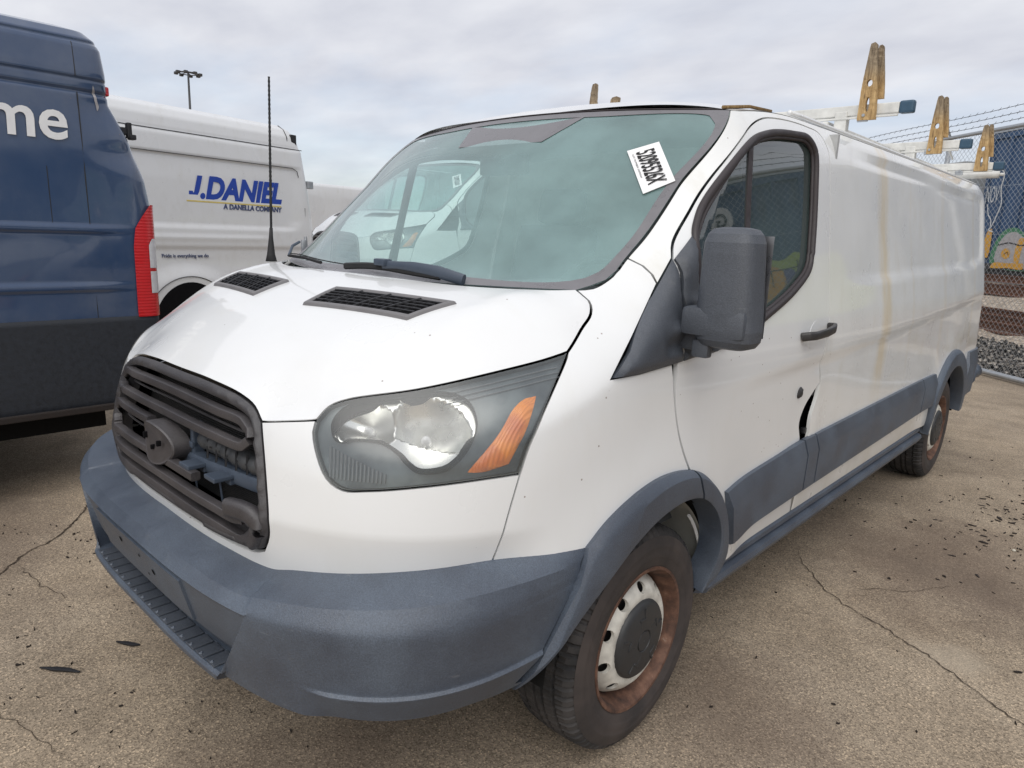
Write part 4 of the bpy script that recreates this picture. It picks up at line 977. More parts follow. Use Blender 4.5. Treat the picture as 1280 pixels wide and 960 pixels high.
def add_wheel(par, loc, sg, scale=1.0, rot=0.0):
    global wheel_src
    if wheel_src is None:
        wheel_src = {}
        for k_, (m, mat, an) in WM.items():
            o = mk(k_, m.v, m.f, mat); autosmooth(o, an); wheel_src[k_] = o.data; off_ = o.location.copy(); o.data['off'] = tuple(off_); bpy.data.objects.remove(o)
    e = bpy.data.objects.new('wheel', None); COL.objects.link(e); e.empty_display_size = .1; e.parent = par
    e.location = loc; e.rotation_euler = (rot, 0, 0 if sg > 0 else pi); e.scale = (scale,)*3
    for k_, me in wheel_src.items():
        o = bpy.data.objects.new(k_, me); COL.objects.link(o); o.parent = e; o.location = me['off']
    return e
for y in (1.06, 4.79):
    for sg in (1, -1): add_wheel(van, Vector((sg*.872, y, .3545))-van.location, sg, rot=.2+y)
# wheel housings and underside
for y in (1.06, 4.79):
    for sg in (1, -1):
        m = MB(); th = np.linspace(.10, pi-.10, 30); r_ = .455
        G = np.array([[(sg*x, y+r_*cos(t), .36+r_*sin(t)) for t in th] for x in (.55, .975)]); m.grid(G if sg > 0 else G[::-1])
        q = len(m.v); m.v += [(sg*.55, y+r_*cos(t), .36+r_*sin(t)) for t in th]; m.f.append(tuple(q+i for i in range(len(th))))
        m.build('wheel_housing', 'underbody', van)
m = MB(); G = np.array([[(x, 1.06+.445*cos(t), .36+.44*sin(t)) for t in np.linspace(.16, 1.2, 14)] for x in (.66, .80, .955)]); m.grid(G); o = m.build('arch_liner', 'inner_liner', van, smooth=True)
m = MB(); m.tube([(.95, 1.06+.425*cos(t), .36+.425*sin(t)) for t in np.linspace(.16, .8, 10)], .006, 6); m.build('liner_lip', 'white_paint', van)
m = MB(); m.box((0, 3.0, .40), (1.0, 5.2, .22)); m.box((0, 2.93, .43), (1.80, 2.7, .12)); m.box((0, 5.45, .48), (1.7, .5, .1)); m.box((0, 1.02, .36), (1.5, .10, .10)); m.box((0, 4.79, .35), (1.5, .11, .11))
m.tube([(.55, 2.0, .26), (.55, 4.2, .26)], .05, 8); m.build('underside', 'underbody', van)
m = MB(); m.box((0, 1.02, .88), (1.6, .04, .80)); m.box((0, .68, .475), (1.2, .6, .02)); m.build('firewall_blocker', 'dark_cavity', van)  # unseen dark plates added to block light leaking through the panel gaps

# cabin
m = MB(); prof = [(.80, 1.375), (.95, 1.372), (1.15, 1.375), (1.30, 1.37), (1.40, 1.34), (1.45, 1.28), (1.44, 1.15), (1.36, .95)]
G = np.array([[(x*(.86 if y < 1.0 else .95), y - .10*(1-abs(x/.9)**2)*(y < 1.0), z + .03*np.exp(-((x-.42)/.24)**2)*(1.2 < y < 1.43)) for y, z in prof] for x in np.linspace(-.89, .89, 30)])
m.grid(G); m.build('dashboard', 'dash_grey', van, smooth=True)
m = MB(); a_ = rad(28); 
def stw(t, r, o_=0): return np.array((.42+r*cos(t), 1.60+r*sin(t)*-sin(a_)-o_*cos(a_), 1.30+r*sin(t)*cos(a_)-o_*sin(a_)))
m.tube([stw(t, .19) for t in np.linspace(0, 2*pi, 33)], .015, 8, caps=False)
for t in (.2, pi-.2, -pi/2): m.tube([stw(t, .18), stw(t, .05, .02)], .018, 6)
m.tube([stw(0, 0, -.01), stw(0, 0, .04)], .065, 14); m.tube([stw(0, 0, .03), (.42, 1.40, 1.20)], .03, 8)
m.build('steering_wheel', 'black_plastic', van, smooth=True)
for x in (.44, -.44):
    st = bpy.data.objects.new('seat', None); COL.objects.link(st); st.parent = van; st.location = Vector((x, 2.0, .9))-van.location
    MB().rbox((x, 1.92, .92), (.50, .52, .16), .05).build('seat_cushion', 'seat_fabric', st, smooth=True)
    rx = rad(-12); Rm = np.array([[1, 0, 0], [0, cos(rx), -sin(rx)], [0, sin(rx), cos(rx)]])
    MB().rbox((x, 2.22, 1.28), (.48, .13, .66), .05, Rm).build('seat_back', 'seat_fabric', st, smooth=True)
    MB().rbox((x, 2.31, 1.70), (.27, .10, .19), .045, Rm).build('headrest', 'seat_fabric', st, smooth=True)
m = MB(); m.box((0, 2.44, 1.25), (1.78, .02, 1.5)); m.build('bulkhead', 'bulkhead_white', van)
m = MB(); m.box((0, 1.7, .62), (1.7, 1.5, .03)); m.build('cab_floor', 'dash_grey', van)
m = MB(); m.grid(np.array([[(x, y, 1.985-.05*abs(x)**2) for y in (1.62, 2.0, 2.43)] for x in np.linspace(-.78, .78, 9)])); m.build('headliner', 'headliner', van)
MB().tube([(-.70, 1.60, 1.955), (-.45, 1.55, 1.98), (-.2, 1.53, 1.985)], .02, 6).build('sun_visor', 'headliner', van)

# cowl, wipers, washer hose, aerial
m = MB(); cw = []
for x in np.linspace(-.80, .80, 33):
    yy = .69+.155*(abs(x)/.72)**2.6; cw.append([(x, yy-.02, 1.372), (x, yy+.05, 1.375), (x, yy+.11, 1.392)])
m.grid(np.array(cw)); m.build('cowl', 'black_plastic', van, smooth=True)
def wpt(u, v, o_): return WSo(o_)(np.array([u]), np.array([v]))[0]
wp = empty('wiper', (.42, .72, 1.42), '', ''); del wp['label']; del wp['category']; wp.parent = van; wp.location = Vector((.42, .72, 1.42))-van.location
UA = [(.60, .0, .012), (.48, .010, .030), (.36, .018, .038), (.27, .022, .038), (.19, .024, .035)]
m = MB(); m.tube([wpt(*p) for p in UA], 1.0, 8, rr=[1.0, 1.1, .9, .7, .8], sq=(.011, .017, .7)); m.rbox(wpt(.185, .026, .042), (.055, .035, .022), .006); o = m.build('wiper_arm', 'beam_plastic', wp); autosmooth(o, 45)
UB = [(-.06, .012, .022), (.06, .022, .026), (.19, .024, .026), (.34, .014, .022), (.50, .0, .018)]
m = MB(); m.tube([wpt(*p) for p in spline(UB, .03)], 1.0, 6, sq=(.007, .011, .8)); o = m.build('wiper_blade', 'black_rubber', wp)
wq = empty('wiper', (-.72, .85, 1.45), '', ''); del wq['label']; del wq['category']; wq.parent = van; wq.location = Vector((-.72, .85, 1.45))-van.location
m = MB(); m.tube([wpt(-.90, .01, .02), wpt(-.92, .07, .045), wpt(-.935, .13, .04)], .006, 7); o = m.build('wiper_arm', 'beam_plastic', wp and wq); autosmooth(o, 45)
m = MB(); m.tube([wpt(-.88, .015, .02), wpt(-.55, .035, .02), wpt(-.30, .02, .02)], .006, 6); m.build('wiper_blade', 'black_rubber', wq)
MB().tube([wpt(*p) for p in spline([(-.84, .02, .03), (-.62, .035, .03), (-.3, .055, .012), (.02, .062, .006), (.18, .05, .02)], .03)], .0022, 5).build('washer_hose', 'black_rubber', van)
ax_, ay_, az_ = -.835, .855, 1.395
m = MB(); m.tube([(ax_, ay_, az_), (ax_, ay_, az_+.03), (ax_, ay_+.002, az_+.10), (ax_, ay_+.004, az_+.14)], .02, 12, rr=[.024, .017, .009, .007]); o = m.build('aerial_base', 'black_rubber', van, smooth=True)
m = MB(); tz = np.linspace(0, 1, 70); m.tube([(ax_, ay_+.004+.012*t, az_+.13+(2.135-az_-.13)*t) for t in tz], .004, 8, rr=[(.0052-.0015*t)+(.0012 if i % 2 else 0)*(t > .12) for i, t in enumerate(tz)])
m.build('aerial_mast', 'black_rubber', van, smooth=True)
# rear end
m = MB(); zz = np.linspace(.50, 2.03, 40); hw_ = np.array([float(Wf(min(z, 2.03), 5.8))-.10 for z in zz]); G = np.array([[(k*h, 5.85+.012*(1-k*k), z) for z, h in zip(zz, hw_)] for k in np.linspace(-1, 1, 9)])
m.grid(G[::-1]); m.build('rear_doors', 'side_paint', van, smooth=True)
m = MB(); m.tube([(-.93, 5.72, .60), (-.90, 5.95, .60), (-.75, 6.0, .60), (.75, 6.0, .60), (.90, 5.95, .60), (.93, 5.72, .60)], .085, 12); m.tube([(.90, 5.72, .62), (.955, 5.80, .63), (.965, 5.90, .63)], .06, 12); m.build('rear_bumper', 'grey_plastic', van, smooth=True)
for s_ in (1, -1):
    MB().rbox((s_*.885, 5.855, 1.15), (.05, .05, .5), .02).build('rear_lamp', 'red_plastic', van)

# the lot sticker on the windscreen
cs = [np.array(wpt(u, v, .003)) for u, v in ((.7202, .7305), (.8089, .788), (.985, .58), (.9065, .507))]   # top left, top right, bottom right, bottom left
n_s = np.cross(cs[1]-cs[0], cs[3]-cs[0]); n_s /= np.linalg.norm(n_s); n_s *= (-1 if n_s[1] > 0 else 1)
stk = mk('lot_sticker', cs+[p-n_s*.0015 for p in cs], [(0, 1, 2, 3), (0, 4, 5, 1), (1, 5, 6, 2), (2, 6, 7, 3), (3, 7, 4, 0)], 'paper', van, smooth=False, label='white paper sticker with a long black number')
Xs = cs[3]-cs[0]; Ls = np.linalg.norm(Xs); Xs = Xs/Ls; Ys = np.cross(n_s, Xs); ws_ = np.linalg.norm(cs[1]-cs[0]); 
sgn_ = 1 if Ys@(cs[1]-cs[0]) > 0 else -1
def stext(name, body, a0, h0, length, hgt, bold=.02):
    t0 = text_mesh(name, body, 1.0, 'ink', Xs, Ys*sgn_*hgt/.72, cs[0]+Xs*a0+Ys*sgn_*h0+n_s*.0012, stk, bold=bold, width=length, thick=0); return t0
stext('number', '52095526X', .10*Ls, .24*ws_, .76*Ls, .56*ws_)
stext('small_print', 'LOT NUMBER 52095526', .12*Ls, .10*ws_, .55*Ls, .055*ws_, 0)

# ladder rack over the roof
rack = empty('ladder_rack', (0, 4.3, 2.04), 'white ladder rack with blue end caps and worn wooden stops on the van roof', 'ladder rack')
def stop_board(x, y, z0, h, w0, w1, lean=0.0, holes=True, name='ladder_stop'):
    o2 = np.array([(-w0/2, 0), (w0/2, .0), (w0*.46, h*.28), (w0*.40, h*.45), (w1/2, h*.97), (w1*.2, h), (-w1*.35, h*.985), (-w1/2, h*.93), (-w0*.42, h*.42)])
    o2 = spline([tuple(p) for p in o2]+[tuple(o2[0])], .012, sharp=True)[:-1]
    t = np.linspace(0, 2*pi, 12, endpoint=False)
    hs = [np.stack([w0*.16*np.cos(t)-.0, h*.48+w0*.20*np.sin(t)], 1), np.stack([w0*.10*np.cos(t), h*.20+w0*.42*np.sin(t)], 1)] if holes else []
    V2, T = tri2d(o2, hs, .018); n_ = len(V2); jit = np.random.RandomState(abs(int(x*100+y*10))+7).randn(n_)*.0012; th = .022
    fr_ = np.column_stack([x+V2[:, 0]+lean*V2[:, 1], np.full(n_, y-th/2)+jit, z0+V2[:, 1]]); bk = fr_+[0, th, 0]
    F = [tuple(t_) for t_ in T]+[tuple(t_[::-1]+n_) for t_ in T]; cnt = set()
    for t_ in T:
        for a, b_ in ((t_[0], t_[1]), (t_[1], t_[2]), (t_[2], t_[0])): cnt.add((a, b_))
    F += [(a, a+n_, b_+n_, b_) for a, b_ in cnt if (b_, a) not in cnt]
    return mk(name, np.concatenate([fr_, bk]), F, 'old_wood', rack, smooth=False)
for y, zc_, xr in ((3.22, 2.222, .885), (4.53, 2.205, .89), (5.44, 2.160, .93)):
    m = MB(); m.rbox((0, y, zc_), (2*xr, .040, .050), .005); m.build('crossbar', 'rack_white', rack)
    m = MB(); m.tube([(-xr, y-.025, zc_-.036), (xr, y-.025, zc_-.036)], .006, 5); m.build('crossbar_lip', 'rack_white', rack)
    for s_ in (1, -1):
        MB().rbox((s_*(xr+.032), y, zc_), (.064, .046, .058), .010).build('end_cap', 'cap_blue', rack)
        m = MB(); m.rbox((s_*.62, y, (2.05+zc_)/2), (.06, .05, zc_-2.05), .006); m.rbox((s_*.62, y, 2.075), (.12, .07, .02), .005); m.build('rack_foot', 'rack_white', rack)
        m = MB(); m.tube([(s_*.735, y-.05, zc_-.03), (s_*.735, y+.05, zc_-.03)], .008, 6); m.rbox((s_*.73, y-.035, zc_-.045), (.05, .012, .03), .004); m.build('stop_bolt', 'galvanised', rack)
for x, y, z0, h in ((.742, 3.185, 2.170, .355), (.755, 4.495, 2.150, .345), (.855, 5.405, 2.125, .315)):
    stop_board(x+.006, y, z0, h, .084, .032, -.03); stop_board(x+.034, y+.035, z0+.10, h*.70, .056, .022, -.06, holes=False)
stop_board(-.955, 3.185, 2.19, .33, .075, .035, .06); stop_board(-.80, 3.21, 2.19, .24, .08, .06, .06, holes=False)
m = MB(); m.tube([(.55, 5.70, 2.125), (.93, 5.70, 2.125)], .026, 12); m.tube([(.93, 5.70, 2.125), (.96, 5.70, 2.125)], .012, 8); m.tube([(-.9, 5.70, 2.125), (.55, 5.70, 2.125)], .018, 8); m.build('rear_roller', 'rack_white', rack, smooth=True)
m = MB(); m.tube([(.60, 4.95, 2.20), (.62, 4.95, 2.27), (.66, 5.0, 2.30), (.70, 5.1, 2.26), (.72, 5.2, 2.19)], .006, 6); m.build('loose_cable', 'rack_white', rack, smooth=True)
for y in (3.22, 4.53, 5.44): pass
for s_ in (1, -1): MB().rbox((s_*.55, 4.33, 2.165), (.03, 2.3, .025), .005).build('rack_rail', 'rack_white', rack)

# ------------------------------------------------------------------ other vans: walls wrapped round a rounded plan, local frame with the tail at y = 0
def shell(name, par, hw_, Lb, prof, mat, rc=.13, rear=lambda z: 0.0, z0=-9, z1=9, disp=None, dz=.03, taper=.0):
    """prof: list of (z, inset)"""
    zs = []; zz = [p[0] for p in prof]; ins = [p[1] for p in prof]
    k = [i for i, z in enumerate(zz) if z0 <= z <= z1]
    Zs, Is = [], []
    for i in k[:-1]:
        n = max(1, int(max(abs(zz[i+1]-zz[i]), abs(ins[i+1]-ins[i]))/dz))
        for t in range(n): Zs.append(zz[i]+(zz[i+1]-zz[i])*t/n); Is.append(ins[i]+(ins[i+1]-ins[i])*t/n)
    Zs.append(zz[k[-1]]); Is.append(ins[k[-1]])
    def plan(z, i_):
        h = max(hw_-i_, .02); r = min(rc, h*.6); pts = []; yr = -rear(z)-i_*.75; yf = -Lb+i_*.9
        th = np.linspace(0, pi/2, 9)
        for sx, y0_, dr in ((1, yf, -1), (1, yr, 1), (-1, yr, 1), (-1, yf, -1)):
            c = [(sx*(h-r+r*cos(t)**.75), y0_-dr*r+dr*r*sin(t)**.75) for t in th]
            if (sx, dr) in ((1, -1), (-1, 1)): c = c[::-1]
            pts.append(c)
        side_ = [(h, y) for y in np.linspace(yf+r, yr-r, 60)][1:-1]
        rear_ = [(x, yr) for x in np.linspace(h-r, -h+r, 14)][1:-1]
        left_ = [(-h, y) for y in np.linspace(yr-r, yf+r, 24)][1:-1]
        return pts[0]+side_+pts[1]+rear_+pts[2]+left_+pts[3]
    G = np.array([[(x, y, z) for x, y in plan(z, i_)] for z, i_ in zip(Zs, Is)])
    if disp is not None: G = disp(G)
    n = G.shape[1]; V = G.reshape(-1, 3); F = []
    for a in range(len(Zs)-1):
        for j in range(n): F.append((a*n+j, a*n+(j+1) % n, (a+1)*n+(j+1) % n, (a+1)*n+j))
    if z1 > zz[-1]-1e-6: F.append(tuple((len(Zs)-1)*n+j for j in range(n)))
    if z0 < zz[0]+1e-6: F.append(tuple(j for j in range(n))[::-1])
    o = mk(name, V, F, mat, par, local=True); return o
def lbox(name, c, d, mat, par, r=.006): return MB().rbox(c, d, r).build(name, mat, par, local=True)

# blue high roof van on the left
bx, by, BHW = -3.375, .955, 1.025
blue = empty('blue_van', (bx, by, 0), 'dark blue high roof delivery van with white lettering at the left edge', 'van')
bprof = [(.47, .02), (.60, .0), (1.0, .0), (1.5, .004), (2.0, .02), (2.30, .035), (2.42, .05), (2.47, .075), (2.51, .12), (2.535, .20), (2.55, .40), (2.56, .80)]
brear = lambda z: float(np.interp(z, [.4, 1.0, 1.3, 1.62, 1.76, 1.96, 2.15, 2.55], [.0, .0, .0, .0, .015, .075, .155, .155]))
def bdents(G):
    x, y, z = G[..., 0].copy(), G[..., 1], G[..., 2]; m_ = x > .85
    d = -.030*np.exp(-(((y+.235)/.06)**2+((z-2.12)/.13)**2)) - .018*np.exp(-(((y+.20)/.06)**2+((z-1.66)/.22)**2)) + .012*np.exp(-(((y+.12)/.04)**2+((z-1.72)/.25)**2)) - .020*np.exp(-(((y+.10)/.08)**2+((z-1.90)/.06)**2))
    d += .006*np.sin(y*26+z*7)*np.sin(z*15+1)*np.exp(-(((y+.22)/.16)**2+((z-1.75)/.32)**2))
    for zb_, h_ in ((1.484, .020), (1.17, .022)):
        d += .013*np.exp(-((z-zb_)/h_)**4)*(1-sstep(y, -.30, -.22))
    for zg, wg, dg in ((2.452, .006, .012), (2.262, .006, .010), (2.196, .010, .016)): d -= dg*np.exp(-((z-zg)/wg)**2)
    d -= .006*sstep(z, 2.19, 2.20)*(1-sstep(z, 2.255, 2.265))
    d += .004*np.sin(y*5.1+z*2.0)*np.sin(z*6.1)*sstep(z, 1.0, 1.1)*(1-sstep(z, 1.5, 1.6))
    G[..., 0] = np.where(m_, x+d, x); return G
shell('body', blue, BHW, 5.9, bprof, 'blue_paint', rc=.10, rear=brear, z0=1.0, disp=bdents, dz=.006)
plain('lower_black', (.019, .023, .031), .7, var=.3, sc_=40)
bl = shell('lower_cladding', blue, BHW+.004, 5.905, [(.47, .03), (.50, .005), (.60, .0), (1.0, .0)], 'lower_black', rc=.10, z0=.4, z1=1.0)
lbox('lower_band_dirt', (BHW-.02, -2.8, .487), (.09, 5.3, .035), 'bark', blue)
def vseam(y, z0, z1, name='panel_joint'):
    m = MB(); m.tube([(BHW-float(np.interp(z, [p[0] for p in bprof], [p[1] for p in bprof]))-.0015, y, z) for z in np.linspace(z0, z1, 20)], .0028, 5); m.build(name, 'black_rubber', blue, local=True)
vseam(-.345, 1.0, 2.19); vseam(-.345, 2.27, 2.44); vseam(-.52, 1.50, 1.80)
zs_ = np.linspace(.995, 1.63, 20)
def lampgrid(zs_, yl, off, x0=BHW):
    G = []
    for z in zs_:
        ro = []
        for t in np.linspace(0, 1, 14):
            y = yl(z)+(-.0-yl(z))*t; yy = y; r = .10
            k = max(0, (y+r)/r); xx = x0-.002+off-(r*(1-(1-min(k, .98)**2.7)**(1/2.7)) if k > 0 else 0); ro.append((xx, min(y, -.004)+.004, z))
        G.append(ro)
    return np.array(G)
yl = lambda z: float(np.interp(z, [.99, 1.02, 1.40, 1.50, 1.58, 1.635], [-.140, -.142, -.140, -.125, -.075, -.03]))
MB().grid(lampgrid(zs_, yl, .012).transpose(1, 0, 2)).build('tail_lamp', 'red_plastic', blue, smooth=True, local=True)
tl = bpy.data.objects['tail_lamp']
yl2 = lambda z: -.060+.03*float(sstep(z, 1.40, 1.46))
m = MB(); 
for a, b_ in ((1.13, 1.255), (1.275, 1.44)): m.grid(lampgrid(np.linspace(a, b_, 10), yl2, .017).transpose(1, 0, 2))
m.build('lamp_window', 'clear_plastic', blue, smooth=True, local=True)
lbox('high_lamp', (BHW-.125, -.185, 2.225), (.06, .035, .05), 'red_plastic', blue, .01)
m = MB(); m.rbox((.90, -.110, 2.03), (.06, .05, .04), .006); m.rbox((.92, -.080, 2.035), (.04, .026, .085), .007); m.rbox((.92, -.066, 2.00), (.05, .035, .028), .006); m.build('door_latch', 'black_plastic', blue, local=True)
# scraped filler by the dent
rs = np.random.RandomState(3)
SC = closed([(-.262, 2.235), (-.252, 2.20), (-.246, 2.16), (-.240, 2.13), (-.250, 2.11), (-.256, 2.14), (-.262, 2.17), (-.266, 2.21)], .006)
V2, T = tri2d(SC if area(SC) > 0 else SC[::-1], (), .012)
def bx_at(y, z): return BHW-float(np.interp(z, [p[0] for p in bprof], [p[1] for p in bprof]))
Gs = np.array([[(bx_at(a, b_), a, b_)] for a, b_ in V2]); Gs = bdents(Gs.copy())[:, 0]; Gs[:, 0] += .004
mk('paint_scrape', Gs, [tuple(t) for t in T], 'graffiti_grey', blue, local=True)
text_mesh('lettering', 'prime', .285, 'letter_white', (0, 1.02, .0), (0, .03, 1.04), (BHW-.012, -.405, 1.942), blue, bold=.0045, thick=.002, align='RIGHT', local=True)
for y in (-1.38, -5.0):
    for sg in (1, -1): add_wheel(blue, (sg*.89, y, .355), sg)
lbox('underside', (0, -2.9, .44), (1.7, 5.2, .22), 'underbody', blue)

# white van with company lettering behind the blue one
k_ = .93; jr = np.array((-7.3, 5.0)); jr = np.array(CAM[:2])+k_*(jr-np.array(CAM[:2])); jd = np.array((-.187, .982)); jn = np.array((.982, .187)); JHW = 1.03
jc = jr-jn*JHW
comp = empty('lettered_van', (jc[0], jc[1]+.0, 0), 'white high roof van with blue company lettering behind the blue van', 'van', rz=atan2(-jd[0], jd[1]))
def jz(z): return 1.548+(z-1.548)*k_
jprof = [(.42, .04), (.55, .0), (1.2, .0), (1.5, .01), (2.0, .03), (jz(2.57), .06), (jz(2.60), .075), (jz(2.75), .10), (jz(2.85), .16), (jz(2.91), .26), (jz(2.94), .5), (jz(2.96), .9)]
jrear = lambda z: float(np.interp(z, [.4, 1.6, 2.2, 2.5, 2.8], [0, 0, .06, .09, .14]))
def jpress(G):
    x, y, z = G[..., 0].copy(), G[..., 1], G[..., 2]; m_ = x > .7; d = np.zeros_like(x)
    zt, zb_ = jz(2.335), jz(1.49); yr_ = -.27-.0*z
    rec = sstep(z, zb_-.03, zb_+.03)*(1-sstep(z, zt-.015, zt+.015))*(1-sstep(y+.5*np.maximum(0, zb_+.18-z), -.30, -.24)); d -= .018*rec
    d -= .012*np.exp(-((z-jz(2.585))/.018)**2)*(1-sstep(y, -.28, -.2))
    d += .010*np.exp(-((z-jz(1.35))/.030)**2)*(1-sstep(y, -.9, -.7))
    d -= .022*sstep(jz(1.26)-z, 0, .06)*(1-sstep(jz(1.10)-z, 0, .3))
    r = np.hypot(y+1.93, z-.36); d += .03*np.exp(-(np.maximum(r-.56, 0)/.10)**2)
    G[..., 0] = np.where(m_, x+d, x); return G
shell('body', comp, JHW, 6.0, jprof, 'far_white_paint', rc=.12, rear=jrear, disp=jpress, dz=.02)
m = MB(); th = np.linspace(.05, pi-.05, 26); q = [(JHW+.032, -1.93+.46*cos(t), .36+.50*sin(t)) for t in th]; m.v += q+[(JHW+.032, -1.93, .36)]; m.f += [(i, i+1, len(q)) for i in range(len(q)-1)]
m.build('wheel_opening', 'dark_cavity', comp, local=True)
m = MB(); m.tube([(JHW+.034, -1.93+.56*cos(t), .36+.565*sin(t)) for t in np.linspace(.1, pi-.1, 30)], .005, 5); m.build('arch_edge', 'dark_steel', comp, local=True)
m = MB(); m.tube([(JHW-.095, -.38, z) for z in (jz(2.60), jz(2.75))]+[(JHW-.16, -.38, jz(2.85)), (JHW-.26, -.38, jz(2.91))], .006, 5); m.tube([(JHW-.02, -.17, z) for z in np.linspace(1.2, jz(1.80), 6)], .004, 5); m.build('panel_joint', 'dark_steel', comp, local=True)
m = MB(); m.tube([(JHW-.074, y, jz(2.595)) for y in (-5.0, -.16)], .005, 5); m.tube([(JHW-.045, y, jz(2.335)) for y in (-5.0, -.34)]+[(JHW-.043, -.27, jz(2.30)), (JHW-.04, -.25, jz(2.22))], .0045, 5); m.build('side_groove', 'dark_steel', comp, local=True)
for z in (jz(2.70), jz(2.13), 1.0): lbox('door_hinge', (JHW-.12 if z > 2.4 else JHW-.06, -.05 if z < 2.4 else -.27, z), (.06, .09, .10 if z < 2.4 else .18), 'galvanised' if z < 2.4 else 'black_plastic', comp, .01)
ya = -1.995*k_; yb = -.565*k_
JP = [(.20,.72),(.42,.72),(.42,.20),(.38,.08),(.28,.0),(.12,-.01),(.0,.06),(-.03,.20),(.15,.20),(.16,.15),(.19,.15),(.20,.19)]
JP = np.array(JP)[::-1]; jh = .245/.72; V2, T = tri2d(spline([tuple(p) for p in JP]+[tuple(JP[0])], .05, sharp=True)[:-1] if area(JP) > 0 else JP[::-1], (), .2)
mk('company_letter', [(JHW-.042, ya+(p[0]*.86+.28*p[1]+.02)*jh, jz(1.845)+p[1]*jh) for p in V2], [tuple(t) for t in T], 'letter_blue', comp, smooth=False, local=True)
text_mesh('company_name', '.DANIEL', .345, 'letter_blue', (0, 1, 0), (0, 0, 1.0), (JHW-.042, ya+.150, jz(1.845)), comp, bold=.0155, shear=.28, width=(yb-ya)-.160, local=True, thick=.002)
lbox('name_underline', (JHW-.047, (ya+yb)/2-.02, jz(1.797)), (.02, yb-ya, .018), 'letter_yellow', comp, .002)
text_mesh('company_line', 'A DANELLA COMPANY', .085, 'letter_navy', (0, 1, 0), (0, 0, 1), (JHW-.034, -1.51*k_, jz(1.722)), comp, bold=.0022, shear=.1, width=.93*k_, local=True, thick=.004)
text_mesh('motto', 'Pride is everything we do', .058, 'letter_navy', (0, 1, 0), (0, 0, 1), (JHW-.014, -2.40*k_, jz(1.11)), comp, width=.62*k_, local=True, thick=.003)
for y in (-1.93, -5.1):
    for sg in (1, -1): add_wheel(comp, (sg*.90, y, .36), sg)

# a far pale truck body, and a copy of the foreground kind of van seen through the windscreen
tr = empty('box_truck', (-15.9, 11.6, 0), 'pale box truck in the far gap behind the lettered van', 'truck', rz=rad(8))
shell('cargo_box', tr, 1.2, 6.0, [(.6, 0), (.7, 0), (2.55, 0), (2.63, .03), (2.66, .3), (2.67, .9)], 'far_white_paint', rc=.06, dz=.3)
for y in (-1.4, -4.8):
    for sg in (1, -1): add_wheel(tr, (sg*1.03, y, .37), sg)

# second white van of the same kind, parked beyond the blue one
def copy_van(ox, oy, k, names):
    c = empty('cargo_van', (ox, oy+2.9*k, 0), 'white van seen only through the cab glass, parked beyond the lettered van', 'van'); c.scale = (k, k, k)
    for ch in list(van.children):
        b0 = ch.name.split('.')[0]
        if b0 in names: copy_tree(ch, c)
    return c
copy_van(-7.05, 4.98, 1.3, {'front_fascia', 'fender', 'front_door', 'side_panel', 'hood', 'roof', 'windscreen', 'screen_border', 'front_bumper', 'grille', 'headlight', 'wheel', 'arch_cladding', 'dashboard', 'bulkhead', 'lot_sticker', 'rear_doors', 'underside', 'wheel_housing', 'door_moulding', 'side_moulding', 'sill', 'firewall_blocker', 'seat'})

# ------------------------------------------------------------------ fence, embankment, rails, boxcars
FP = np.array((.342, 10.141)); FD = np.array((.7507, -.6606)); FN = np.array((.6606, .7507))
def fp(u, D, z): p = FP+u*FD+D*FN; return (p[0], p[1], z)
frz = atan2(FD[1], FD[0])
fence = empty('chain_link_fence', fp(0, 0, 0), 'tall galvanised chain link fence with barbed wire behind the white cargo van', 'fence')
U0, U1_ = -9.0, 10.5
for i, u in enumerate(np.arange(-7.25, 10.6, 3.0)):
    MB().tube([fp(u, .03, 0), fp(u, .03, 3.12)], .034, 10).build('post', 'galvanised', fence, smooth=True)
    MB().tube([fp(u, .03, 3.10), fp(u, -.02, 3.2), fp(u, -.10, 3.36)], .014, 6).build('wire_arm', 'galvanised', fence, smooth=True)
MB().tube([fp(U0, 0, 3.11), fp(U1_, 0, 3.11)], .026, 8).build('top_rail', 'galvanised', fence, smooth=True)
MB().tube([fp(U0, 0, .055), fp(U1_, 0, .055)], .036, 10).build('bottom_rail', 'galvanised', fence, smooth=True)
for q, z in ((-.02, 3.19), (-.05, 3.26), (-.09, 3.335)):
    m = MB(); m.tube([fp(u, q, z+.008*sin(u*2)) for u in np.linspace(U0, U1_, 60)], .004, 4)
    for u in np.arange(U0, U1_, .13): m.tube([fp(u, q-.012, z-.02), fp(u+.012, q+.012, z+.02)], .0028, 3)
    m.build('barbed_wire', 'dark_steel', fence)
m = MB(); sp__ = .078; H0, H1 = .07, 3.10
def wire(ua, za, ub, zb_):
    if ub <= U0 or ua >= U1_: return
    m.tube([fp(ua, .01, za), fp(ub, .01, zb_)], .0024, 3, caps=False)
for u in np.arange(U0-3.1, U1_, sp__):
    wire(u, H0, u+(H1-H0), H1); wire(u+(H1-H0), H0, u, H1) if False else m.tube([fp(u, -.004, H1), fp(u+(H1-H0), -.004, H0)], .0024, 3, caps=False)
m.build('wire_mesh', 'galvanised', fence, kind='stuff')
m = MB()
for z in (.6, 1.2, 1.8, 2.4): m.tube([fp(U0, .006, z), fp(U1_, .006, z)], .003, 4)
m.build('line_wire', 'galvanised', fence)

